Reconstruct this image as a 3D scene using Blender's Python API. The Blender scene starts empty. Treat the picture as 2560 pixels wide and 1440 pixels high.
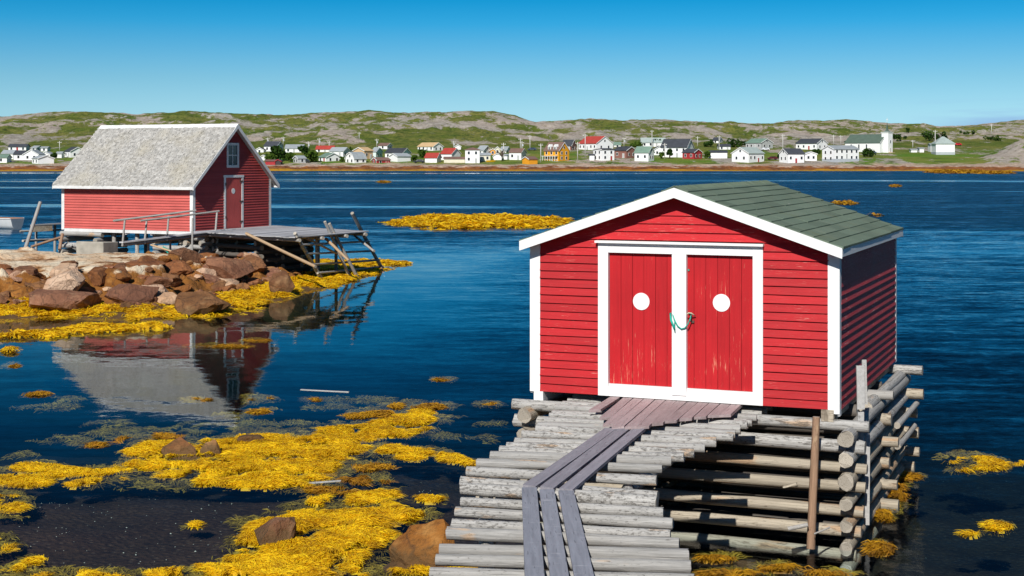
import bpy, math, random
import numpy as np
from mathutils import Matrix, Vector, Euler

random.seed(7)
RNG = np.random.default_rng(11)
scene = bpy.context.scene
COL = scene.collection
PI = math.pi
R = math.radians

# ------------------------------------------------------------------ camera
FPX, HROW, CAMZ = 3700.0, 396.0, 5.0          # focal length in photo pixels, horizon row, eye height above the water
cam = bpy.data.cameras.new('camera')
cam.sensor_width = 36.0
cam.lens = FPX / 2560.0 * 36.0
cam.shift_y = -(720.0 - HROW) / 2560.0
cam.clip_start, cam.clip_end = 0.1, 6000.0
camera = bpy.data.objects.new('camera', cam)
COL.objects.link(camera)
camera.location = (0, 0, CAMZ)
camera.rotation_euler = (R(90), 0, 0)
scene.camera = camera

# ------------------------------------------------------------------ light
SUN_EL = R(36.5)
SUN_H = Vector((-math.sin(R(15.5)), -math.cos(R(15.5)), 0)).normalized()            # horizontal direction towards the sun
TO_SUN = Vector((SUN_H.x * math.cos(SUN_EL), SUN_H.y * math.cos(SUN_EL), math.sin(SUN_EL)))
world = bpy.data.worlds.new('World')
scene.world = world
world.use_nodes = True
wn, wl = world.node_tree.nodes, world.node_tree.links
wn.clear()
sky = wn.new('ShaderNodeTexSky')
sky.sky_type = 'NISHITA'
sky.sun_disc = False
sky.sun_elevation = SUN_EL
sky.sun_rotation = math.atan2(SUN_H.x, SUN_H.y)
sky.air_density, sky.dust_density, sky.ozone_density = 1.0, 0.3, 3.0
tc = wn.new('ShaderNodeTexCoord')
sep = wn.new('ShaderNodeSeparateXYZ')
wl.new(tc.outputs['Generated'], sep.inputs[0])
ramp = wn.new('ShaderNodeValToRGB')                       # polarising filter and clear dry air: blue deepens quickly with height
cr = ramp.color_ramp
cr.interpolation = 'LINEAR'
SKY_STOPS = [(0.0, (0.38, 0.63, 0.76)), (0.030, (0.30, 0.56, 0.69)), (0.053, (0.20, 0.475, 0.645)), (0.072, (0.113, 0.42, 0.67)), (0.091, (0.035, 0.37, 0.69)), (0.106, (0.010, 0.325, 0.66)),
             (0.15, (0.005, 0.18, 0.43)), (0.23, (0.004, 0.062, 0.165)), (0.36, (0.02, 0.11, 0.28)), (0.5, (0.06, 0.26, 0.62)), (1.0, (0.12, 0.40, 0.86))]
cr.elements[0].position, cr.elements[0].color = SKY_STOPS[0][0], (*SKY_STOPS[0][1], 1)
cr.elements[1].position, cr.elements[1].color = SKY_STOPS[-1][0], (*SKY_STOPS[-1][1], 1)
for p_, c_ in SKY_STOPS[1:-1]:
    e_ = cr.elements.new(p_)
    e_.color = (*c_, 1)
wl.new(sep.outputs['Z'], ramp.inputs[0])
# thin wisps of cloud low in the sky
mp = wn.new('ShaderNodeMapping')
mp.inputs['Scale'].default_value = (5.0, 5.0, 60.0)
wl.new(tc.outputs['Generated'], mp.inputs[0])
cn = wn.new('ShaderNodeTexNoise')
cn.inputs['Scale'].default_value = 1.3
cn.inputs['Detail'].default_value = 5
wl.new(mp.outputs[0], cn.inputs['Vector'])
cmr = wn.new('ShaderNodeMapRange')
cmr.inputs[1].default_value, cmr.inputs[2].default_value = 0.38, 0.55
cmr.inputs[3].default_value, cmr.inputs[4].default_value = 0.0, 0.85
wl.new(cn.outputs['Fac'], cmr.inputs[0])
bmr = wn.new('ShaderNodeMapRange')                        # clouds stay close to the horizon
bmr.inputs[1].default_value, bmr.inputs[2].default_value = 0.034, 0.039
bmr.inputs[3].default_value, bmr.inputs[4].default_value = 1.0, 0.0
wl.new(sep.outputs['Z'], bmr.inputs[0])
xmr = wn.new('ShaderNodeMapRange')
xmr.inputs[1].default_value, xmr.inputs[2].default_value = 0.255, 0.30
wl.new(sep.outputs['X'], xmr.inputs[0])
m1 = wn.new('ShaderNodeMath'); m1.operation = 'MULTIPLY'
m2 = wn.new('ShaderNodeMath'); m2.operation = 'MULTIPLY'
wl.new(cmr.outputs[0], m1.inputs[0]); wl.new(bmr.outputs[0], m1.inputs[1])
wl.new(m1.outputs[0], m2.inputs[0]); wl.new(xmr.outputs[0], m2.inputs[1])
cmix = wn.new('ShaderNodeMixRGB')
cmix.inputs['Color2'].default_value = (0.235, 0.40, 0.63, 1)
wl.new(m2.outputs[0], cmix.inputs['Fac']); wl.new(ramp.outputs[0], cmix.inputs['Color1'])
bw = wn.new('ShaderNodeRGBToBW')
wl.new(sky.outputs[0], bw.inputs[0])
mul = wn.new('ShaderNodeMixRGB'); mul.blend_type = 'MULTIPLY'; mul.inputs['Fac'].default_value = 1.0
sat = wn.new('ShaderNodeMixRGB'); sat.inputs['Fac'].default_value = 0.15
wl.new(bw.outputs[0], sat.inputs['Color1']); wl.new(sky.outputs[0], sat.inputs['Color2'])
wl.new(sat.outputs[0], mul.inputs['Color1']); wl.new(cmix.outputs[0], mul.inputs['Color2'])
bg = wn.new('ShaderNodeBackground')
bg.inputs['Strength'].default_value = 0.15
wl.new(mul.outputs[0], bg.inputs['Color'])
wo = wn.new('ShaderNodeOutputWorld')
wl.new(bg.outputs[0], wo.inputs['Surface'])

sun = bpy.data.lights.new('sun', 'SUN')
sun.energy = 5.0
sun.angle = R(0.53)
sun.color = (1.0, 0.96, 0.90)
sun_o = bpy.data.objects.new('sun', sun)
COL.objects.link(sun_o)
sun_o.location = (-10, -60, 60)
sun_o.rotation_euler = TO_SUN.to_track_quat('Z', 'Y').to_euler()

vs = scene.view_settings
vs.view_transform, vs.look, vs.exposure, vs.gamma = 'Standard', 'None', 0.0, 1.0
vs.use_curve_mapping = False
scene.render.engine = 'CYCLES'
scene.cycles.max_bounces = 8
scene.cycles.transparent_max_bounces = 12
scene.cycles.caustics_reflective = False
scene.cycles.caustics_refractive = False

# ------------------------------------------------------------------ small helpers
def W(px, py, z):
    """world point at height z seen at photo pixel (px, py)"""
    Y = (CAMZ - z) * FPX / (py - HROW)
    return Vector(((px - 1280.0) / FPX * Y, Y, z))

def DP(px, py, Y):
    """world point at depth Y seen at photo pixel"""
    return Vector(((px - 1280.0) / FPX * Y, Y, CAMZ - (py - HROW) / FPX * Y))

def tag(o, label=None, cat=None, group=None, kind=None):
    if label: o['label'] = label
    if cat: o['category'] = cat
    if group: o['group'] = group
    if kind: o['kind'] = kind
    return o

MATW = {}
def thing(name, label, cat, loc=(0, 0, 0), rz=0.0, group=None):
    o = bpy.data.objects.new(name, None)
    o.empty_display_size = 0.2
    COL.objects.link(o)
    o.location = loc
    o.rotation_euler = (0, 0, rz)
    MATW[o] = Matrix.Translation(Vector(loc)) @ Matrix.Rotation(rz, 4, 'Z')
    return tag(o, label, cat, group)

def wmat(o):
    if o is None: return Matrix.Identity(4)
    if o in MATW: return MATW[o]
    return Matrix.Identity(4)

def link(name, mesh, parent=None, world=None, local=None):
    """link a mesh; `local` is relative to the parent, `world` an absolute matrix"""
    o = bpy.data.objects.new(name, mesh)
    COL.objects.link(o)
    pm = wmat(parent)
    if parent is not None: o.parent = parent
    m = pm.inverted() @ world if world is not None else (local if local is not None else Matrix.Identity(4))
    o.matrix_basis = m
    MATW[o] = pm @ m
    return o

def mesh_of(name, V, F, mats, mi=None, smooth=False):
    me = bpy.data.meshes.new(name)
    me.from_pydata([tuple(v) for v in V], [], F)
    for m in mats: me.materials.append(m)
    if mi is not None: me.polygons.foreach_set('material_index', mi)
    if smooth: me.polygons.foreach_set('use_smooth', [True] * len(me.polygons))
    me.update()
    return me

def fast_mesh(name, V, F, mats, attrs=None, smooth=False):
    V = np.asarray(V, np.float32); F = np.asarray(F, np.int32)
    k = F.shape[1]
    me = bpy.data.meshes.new(name)
    me.vertices.add(len(V)); me.vertices.foreach_set('co', V.ravel())
    me.loops.add(F.size); me.loops.foreach_set('vertex_index', F.ravel())
    me.polygons.add(len(F))
    me.polygons.foreach_set('loop_start', np.arange(0, F.size, k, dtype=np.int32))
    me.polygons.foreach_set('loop_total', np.full(len(F), k, np.int32))
    if smooth: me.polygons.foreach_set('use_smooth', np.ones(len(F), bool))
    for m in mats: me.materials.append(m)
    for nm, arr in (attrs or {}).items():
        a = me.attributes.new(nm, 'FLOAT', 'POINT')
        a.data.foreach_set('value', np.asarray(arr, np.float32))
    me.update(calc_edges=True)
    return me

BOXF = [(0, 3, 2, 1), (4, 5, 6, 7), (0, 1, 5, 4), (1, 2, 6, 5), (2, 3, 7, 6), (3, 0, 4, 7)]
def hexa(name, pts, mat, parent=None):
    """eight corners: bottom ring then top ring"""
    return link(name, mesh_of(name, pts, BOXF, [mat]), parent)

def boxpts(x0, x1, y0, y1, z0, z1):
    return [(x0, y0, z0), (x1, y0, z0), (x1, y1, z0), (x0, y1, z0), (x0, y0, z1), (x1, y0, z1), (x1, y1, z1), (x0, y1, z1)]

def box(name, x0, x1, y0, y1, z0, z1, mat, parent=None):
    return hexa(name, boxpts(x0, x1, y0, y1, z0, z1), mat, parent)

UNIT = {}
def unit_box(mat):
    if mat not in UNIT:
        UNIT[mat] = mesh_of('box_' + mat.name, boxpts(-.5, .5, -.5, .5, -.5, .5), BOXF, [mat])
    return UNIT[mat]

def ubox(name, c, s, mat, parent, rot=None):
    """box sharing one mesh per material, in the parent's frame"""
    m = Matrix.Translation(Vector(c)) @ (rot.to_4x4() if rot is not None else Matrix.Identity(4)) @ Matrix.Diagonal((s[0], s[1], s[2], 1))
    return link(name, unit_box(mat), parent, local=m)

def sub(name, mesh_c, s, mat, parent_part, top):
    """a sub-part given in the frame of `top`, parented to parent_part"""
    m = wmat(top) @ Matrix.Translation(Vector(mesh_c)) @ Matrix.Diagonal((s[0], s[1], s[2], 1))
    return link(name, unit_box(mat), parent_part, world=m)

# numpy lattice noise
def _hash(xi, yi, s):
    h = (xi.astype(np.int64) * 374761393 + yi.astype(np.int64) * 668265263 + s * 974634777) & 0xffffffff
    h = ((h ^ (h >> 13)) * 1274126177) & 0xffffffff
    return ((h ^ (h >> 16)) & 0xffff) / 65535.0

def vnoise(x, y, s=0):
    x = np.asarray(x, float); y = np.asarray(y, float)
    xi, yi = np.floor(x), np.floor(y)
    fx, fy = x - xi, y - yi
    fx = fx * fx * fx * (fx * (fx * 6 - 15) + 10); fy = fy * fy * fy * (fy * (fy * 6 - 15) + 10)
    a, b = _hash(xi, yi, s), _hash(xi + 1, yi, s)
    c, d = _hash(xi, yi + 1, s), _hash(xi + 1, yi + 1, s)
    return (a * (1 - fx) + b * fx) * (1 - fy) + (c * (1 - fx) + d * fx) * fy

def fbm(x, y, o=4, s=0, g=0.5):
    t, a, n = 0.0, 1.0, 0.0
    for i in range(o):
        t = t + a * vnoise(np.asarray(x) * 2 ** i + 17.3 * i, np.asarray(y) * 2 ** i - 9.1 * i, s + i * 31)
        n += a; a *= g
    return t / n

def sstep(a, b, x):
    t = np.clip((np.asarray(x, float) - a) / (b - a), 0, 1)
    return t * t * (3 - 2 * t)

# ------------------------------------------------------------------ materials
class NT:
    def __init__(self, name):
        self.m = bpy.data.materials.new(name)
        self.m.use_nodes = True
        self.n, self.l = self.m.node_tree.nodes, self.m.node_tree.links
        self.n.clear()
        self.out = self.n.new('ShaderNodeOutputMaterial')
    def add(self, t, **kw):
        nd = self.n.new(t)
        for k, v in kw.items(): setattr(nd, k, v)
        return nd
    def set(self, sock, v):
        if isinstance(v, bpy.types.NodeSocket): self.l.new(v, sock)
        elif v is not None:
            if isinstance(v, (tuple, list)) and len(v) == 3 and sock.type == 'RGBA': v = (*v, 1)
            sock.default_value = v
    def coords(self, kind='Object', scale=(1, 1, 1), loc=(0, 0, 0)):
        t = self.add('ShaderNodeTexCoord')
        if kind == 'World':
            src = self.add('ShaderNodeNewGeometry').outputs['Position']
        else: src = t.outputs[kind]
        m = self.add('ShaderNodeMapping')
        self.set(m.inputs['Vector'], src); m.inputs['Scale'].default_value = scale
        self.set(m.inputs['Location'], loc)
        return m.outputs[0]
    def noise(self, vec, scale=1.0, detail=4, rough=0.55, out='Fac', dist=0.0):
        t = self.add('ShaderNodeTexNoise')
        self.set(t.inputs['Vector'], vec)
        t.inputs['Scale'].default_value = scale; t.inputs['Detail'].default_value = detail
        t.inputs['Roughness'].default_value = rough; t.inputs['Distortion'].default_value = dist
        return t.outputs[out]
    def voro(self, vec, scale=1.0, feature='F1', out='Distance'):
        t = self.add('ShaderNodeTexVoronoi', feature=feature)
        self.set(t.inputs['Vector'], vec); t.inputs['Scale'].default_value = scale
        return t.outputs[out]
    def rng(self, v, a, b, c=0.0, d=1.0, smooth=False):
        t = self.add('ShaderNodeMapRange')
        if smooth: t.interpolation_type = 'SMOOTHSTEP'
        self.set(t.inputs[0], v)
        for i, q in enumerate((a, b, c, d)): self.set(t.inputs[1 + i], q)
        return t.outputs[0]
    def mix(self, f, a, b, mode='MIX'):
        t = self.add('ShaderNodeMixRGB', blend_type=mode)
        self.set(t.inputs[0], f); self.set(t.inputs[1], a); self.set(t.inputs[2], b)
        return t.outputs[0]
    def math(self, op, a, b=None, clamp=False):
        t = self.add('ShaderNodeMath', operation=op, use_clamp=clamp)
        self.set(t.inputs[0], a); self.set(t.inputs[1], b)
        return t.outputs[0]
    def vmath(self, op, a, b=None, scale=None):
        t = self.add('ShaderNodeVectorMath', operation=op)
        self.set(t.inputs[0], a)
        if b is not None: self.set(t.inputs[1], b)
        if scale is not None: self.set(t.inputs['Scale'], scale)
        return t.outputs[0]
    def attr(self, name):
        return self.add('ShaderNodeAttribute', attribute_name=name).outputs['Fac']
    def rand(self):
        return self.add('ShaderNodeObjectInfo').outputs['Random']
    def hsv(self, c, h=0.5, s=1.0, v=1.0):
        t = self.add('ShaderNodeHueSaturation')
        self.set(t.inputs['Hue'], h); self.set(t.inputs['Saturation'], s); self.set(t.inputs['Value'], v); self.set(t.inputs['Color'], c)
        return t.outputs[0]
    def bump(self, h, strength=0.5, dist=0.02):
        t = self.add('ShaderNodeBump')
        t.inputs['Strength'].default_value = strength; t.inputs['Distance'].default_value = dist
        self.set(t.inputs['Height'], h)
        return t.outputs[0]
    def finish(self, col, rough=0.7, normal=None, spec=0.3, **kw):
        b = self.add('ShaderNodeBsdfPrincipled')
        self.set(b.inputs['Base Color'], col); self.set(b.inputs['Roughness'], rough)
        b.inputs['Specular IOR Level'].default_value = spec
        if normal is not None: self.l.new(normal, b.inputs['Normal'])
        for k, v in kw.items(): self.set(b.inputs[k], v)
        self.l.new(b.outputs[0], self.out.inputs['Surface'])
        self.m['_'] = 0
        return self.m

def m_paint(name, c, worn=(0.75, 0.55, 0.5), wear=0.62, grain=(3, 3, 60), rough=0.55, var=0.12, weardepth=0.8, dirt=0.0, blotch=1.0):
    t = NT(name)
    v = t.coords('Object', grain)
    rn = t.rand()
    off = t.vmath('ADD', v, t.vmath('SCALE', (13.1, 7.7, 31.3), scale=rn))
    g = t.noise(off, 1.0, 5, 0.6)
    base = t.hsv(c, v=t.math('ADD', t.rng(rn, 0, 1, 1 - var, 1 + var), t.rng(g, 0.3, 0.7, -0.10 * blotch, 0.10 * blotch)))
    big = t.noise(t.coords('Object', (1.2, 1.2, 1.2)), 1.0, 3)
    base = t.hsv(base, v=t.rng(big, 0.3, 0.7, 1 - 0.10 * blotch, 1 + 0.08 * blotch))
    w = t.noise(off, 2.3, 6, 0.7)
    w = t.math('ADD', w, t.rng(big, 0.35, 0.75, -0.10, 0.07))
    wf = t.rng(w, wear, wear + 0.10, 0.0, weardepth)
    colr = t.mix(wf, base, worn)
    if dirt: colr = t.mix(t.rng(t.noise(off, 0.7, 4), 0.55, 0.8, 0, dirt), colr, (0.28, 0.24, 0.2))
    return t.finish(colr, t.rng(w, 0.3, 0.7, rough, rough + 0.25), t.bump(t.math('ADD', g, t.math('MULTIPLY', wf, -0.5)), 0.35, 0.006))

def m_flat(name, c, rough=0.7, var=0.08, scale=3.0, spec=0.3, bump=0.0):
    t = NT(name)
    n = t.noise(t.coords('Object'), scale, 4)
    colr = t.hsv(c, v=t.math('ADD', t.rng(n, 0.3, 0.7, 1 - var, 1 + var), t.rng(t.rand(), 0, 1, -var * .6, var * .6)))
    return t.finish(colr, rough, t.bump(n, bump, 0.02) if bump else None, spec)

def m_log(name, pale, dark, warm, warmth=0.65, bark=0.55, bump=0.6):
    t = NT(name)
    rn = t.rand()
    v = t.vmath('ADD', t.coords('Object', (1.0, 1.0, 3.0)), t.vmath('SCALE', (31.0, 17.0, 53.0), scale=rn))
    grain = t.noise(v, 2.2, 6, 0.65)
    v2 = t.vmath('ADD', t.coords('Object', (1.1, 1.1, 16.0)), t.vmath('SCALE', (11.0, 27.0, 13.0), scale=rn))
    spots = t.noise(v2, 2.6, 6, 0.75)
    big = t.noise(t.vmath('ADD', t.coords('Object', (0.5, 0.5, 4.0)), t.vmath('SCALE', (7.0, 3.0, 19.0), scale=rn)), 1.0, 2)
    c = t.hsv(pale, v=t.math('ADD', t.rng(grain, 0.3, 0.7, 0.86, 1.10), t.rng(rn, 0, 1, -0.17, 0.10)))
    c = t.mix(t.rng(big, warmth, warmth + 0.06, 0, 0.85), c, warm)
    thr = t.math('ADD', t.rng(rn, 0, 1, bark + 0.08, bark - 0.06), t.rng(big, 0.3, 0.7, 0.05, -0.05))
    bk = t.rng(t.math('SUBTRACT', spots, thr), 0.0, 0.09, 0, 0.75)
    c = t.mix(bk, c, dark)
    crack = t.noise(t.vmath('ADD', t.coords('Object', (5.0, 5.0, 2.0)), t.vmath('SCALE', (3.0, 9.0, 5.0), scale=rn)), 1.4, 3, 0.6)
    c = t.mix(t.rng(crack, 0.60, 0.66, 0, 0.6), c, dark)
    fib = t.noise(t.vmath('ADD', t.coords('Object', (7.0, 7.0, 2.2)), t.vmath('SCALE', (23.0, 5.0, 3.0), scale=rn)), 1.6, 4, 0.7)
    c = t.hsv(c, v=t.rng(fib, 0.32, 0.68, 0.62, 1.20))
    h = t.math('ADD', t.math('ADD', grain, fib), t.math('MULTIPLY', bk, 0.5))
    return t.finish(c, 0.85, t.bump(h, bump, 0.015), 0.15)

def m_logend(name, c, d):
    t = NT(name)
    v = t.coords('Object', (1, 1, 0))
    ln = t.add('ShaderNodeVectorMath', operation='LENGTH')
    t.set(ln.inputs[0], v)
    n = t.noise(v, 2.0, 4)
    r = t.math('SINE', t.math('MULTIPLY', t.math('ADD', ln.outputs['Value'], t.math('MULTIPLY', n, 0.25)), 38.0))
    cr_ = t.noise(t.coords('Object', (1, 1, 0)), 5.0, 5)
    c2 = t.mix(t.rng(r, -1, 1, 0, 0.35), c, d)
    c2 = t.mix(t.rng(cr_, 0.55, 0.7, 0, 0.8), c2, d)
    c2 = t.hsv(c2, v=t.rng(t.rand(), 0, 1, 0.7, 1.15))
    return t.finish(c2, 0.9, None, 0.1)

M = {}
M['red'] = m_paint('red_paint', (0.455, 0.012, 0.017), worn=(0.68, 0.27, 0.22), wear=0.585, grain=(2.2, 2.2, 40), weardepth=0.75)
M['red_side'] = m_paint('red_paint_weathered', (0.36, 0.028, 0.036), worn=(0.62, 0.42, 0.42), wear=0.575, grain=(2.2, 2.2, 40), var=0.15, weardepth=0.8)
M['red_door'] = m_paint('red_door_paint', (0.47, 0.011, 0.016), worn=(0.74, 0.30, 0.19), wear=0.60, grain=(30, 30, 1.6), weardepth=0.85, var=0.06)
M['white'] = m_paint('white_paint', (0.84, 0.84, 0.82), worn=(0.50, 0.48, 0.45), wear=0.735, grain=(9, 9, 4), var=0.015, weardepth=0.6, blotch=0.2)
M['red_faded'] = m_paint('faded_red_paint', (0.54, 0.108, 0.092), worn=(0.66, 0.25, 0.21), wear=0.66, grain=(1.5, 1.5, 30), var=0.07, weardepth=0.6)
M['red_gable'] = m_paint('shaded_red_paint', (0.40, 0.062, 0.058), worn=(0.55, 0.2, 0.18), wear=0.68, grain=(1.5, 1.5, 30), var=0.10, weardepth=0.6)  # gable's shade put into the colour: darker copy of the faded red
M['red_faded_door'] = m_paint('faded_red_door_paint', (0.50, 0.085, 0.075), worn=(0.60, 0.25, 0.21), wear=0.66, grain=(12, 12, 1.5), var=0.05)
M['white_worn'] = m_paint('worn_white_paint', (0.72, 0.72, 0.70), worn=(0.48, 0.46, 0.43), wear=0.62, grain=(5, 5, 5), var=0.05)
M['log'] = m_log('weathered_log', (0.475, 0.46, 0.43), (0.11, 0.10, 0.088), (0.60, 0.42, 0.27), 0.63, 0.545)
M['crib'] = m_log('crib_log', (0.50, 0.435, 0.335), (0.16, 0.12, 0.085), (0.50, 0.33, 0.20), 0.57, 0.555)
M['pole'] = m_log('grey_pole', (0.46, 0.44, 0.41), (0.14, 0.12, 0.10), (0.46, 0.36, 0.25), 0.66, 0.60)
M['brownpole'] = m_log('brown_pole', (0.40, 0.25, 0.16), (0.16, 0.09, 0.05), (0.52, 0.36, 0.22), 0.62, 0.60)
M['tanpole'] = m_log('tan_pole', (0.58, 0.40, 0.24), (0.30, 0.19, 0.10), (0.62, 0.45, 0.28), 0.60, 0.66)
M['darklog'] = m_log('shade_dark_log', (0.17, 0.15, 0.13), (0.05, 0.04, 0.035), (0.26, 0.20, 0.14), 0.64, 0.58)  # log colour darkened to carry the shade under the stage and shed
M['logend'] = m_logend('log_end', (0.50, 0.45, 0.37), (0.14, 0.11, 0.085))

def m_plank(name, c, d, pale, axis=0, var=0.1):
    t = NT(name)
    rn = t.rand()
    sc_ = (2.0, 26.0, 26.0) if axis == 0 else ((26.0, 2.0, 26.0) if axis == 1 else (26.0, 26.0, 2.0))
    v = t.vmath('ADD', t.coords('Object', sc_), t.vmath('SCALE', (31.0, 17.0, 53.0), scale=rn))
    g = t.noise(v, 1.0, 5, 0.6, dist=0.4)
    colr = t.hsv(c, v=t.math('ADD', t.rng(g, 0.3, 0.7, 0.82, 1.14), t.rng(rn, 0, 1, -var, var)))
    kn = t.voro(t.vmath('ADD', t.coords('Object', (1.2, 1.2, 1.2)), t.vmath('SCALE', (5.0, 9.0, 3.0), scale=rn)), 2.2)
    colr = t.mix(t.rng(kn, 0.035, 0.07, 0.75, 0), colr, d)
    p = t.noise(t.vmath('ADD', t.coords('Object', (8.0, 2.0, 8.0) if axis == 0 else (2.0, 8.0, 8.0)), t.vmath('SCALE', (3.0, 7.0, 5.0), scale=rn)), 1.4, 5, 0.7)
    colr = t.mix(t.rng(p, 0.60, 0.72, 0, 0.75), colr, pale)
    crk = t.noise(v, 2.0, 2, 0.5)
    colr = t.mix(t.rng(crk, 0.64, 0.70, 0, 0.6), colr, d)
    return t.finish(colr, 0.75, t.bump(g, 0.5, 0.006), 0.3)
M['plank_grey'] = m_plank('grey_plank', (0.285, 0.295, 0.335), (0.07, 0.07, 0.08), (0.55, 0.55, 0.58), 0)
M['plank_mid'] = m_plank('grey_mauve_plank', (0.275, 0.262, 0.29), (0.07, 0.06, 0.07), (0.50, 0.48, 0.50), 0)
M['plank_mauve'] = m_plank('mauve_plank', (0.36, 0.28, 0.275), (0.10, 0.075, 0.075), (0.46, 0.42, 0.42), 0, 0.16)
M['deck'] = m_plank('deck_plank', (0.40, 0.395, 0.40), (0.12, 0.11, 0.11), (0.5, 0.48, 0.46), 0, 0.30)
M['board'] = m_plank('weathered_board', (0.44, 0.43, 0.41), (0.14, 0.13, 0.12), (0.55, 0.54, 0.52), 2)
M['concrete'] = m_flat('concrete', (0.36, 0.335, 0.28), 0.95, 0.25, 2.5, 0.1, 0.6)
M['iron'] = m_flat('rusty_iron', (0.10, 0.07, 0.055), 0.7, 0.3, 20)
M['rope'] = m_flat('teal_rope_fibre', (0.015, 0.36, 0.27), 0.7, 0.2, 30)
M['twine'] = m_flat('pale_rope_fibre', (0.62, 0.60, 0.42), 0.8, 0.2, 30)
M['glass'] = m_flat('window_glass', (0.02, 0.024, 0.03), 0.08, 0.1, 3, 0.6)

def m_shingle_green():
    t = NT('green_asphalt_shingle')
    v = t.coords('Object')
    g = t.noise(v, 90, 3, 0.7)
    p = t.noise(t.vmath('ADD', v, t.vmath('SCALE', (3.0, 7.0, 5.0), scale=t.rand())), 2.2, 4)
    c = t.hsv((0.135, 0.178, 0.130), v=t.math('ADD', t.rng(g, 0.3, 0.7, 0.84, 1.16), t.rng(t.rand(), 0, 1, -0.14, 0.14)))
    c = t.mix(t.rng(p, 0.5, 0.72, 0, 0.5), c, (0.19, 0.215, 0.16))
    sc = t.noise(t.coords('Object', (9, 1.2, 9)), 2.0, 5, 0.7)
    c = t.mix(t.rng(sc, 0.69, 0.73, 0, 0.8), c, (0.5, 0.52, 0.48))
    ls = t.noise(t.coords('Object', (1.5, 1.5, 1.5)), 1.1, 4, 0.65)
    c = t.mix(t.rng(ls, 0.56, 0.70, 0, 0.35), c, (0.15, 0.15, 0.07))
    return t.finish(c, 0.95, t.bump(g, 0.4, 0.004), 0.1)
M['shingle_green'] = m_shingle_green()

def m_shingle_wood():
    t = NT('weathered_wood_shingle')
    a = t.attr('tone')
    v = t.coords('Object')
    n = t.noise(t.coords('Object', (8, 1.5, 1.5)), 3.0, 4)
    big = t.noise(v, 0.55, 4)
    c = t.hsv((0.385, 0.372, 0.345), v=t.math('ADD', t.rng(a, 0, 1, 0.66, 1.22), t.rng(n, 0.3, 0.7, -0.1, 0.1)))
    c = t.mix(t.rng(big, 0.45, 0.68, 0, 0.5), c, (0.40, 0.355, 0.25))
    return t.finish(c, 0.9, None, 0.15)
M['shingle_wood'] = m_shingle_wood()
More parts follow.
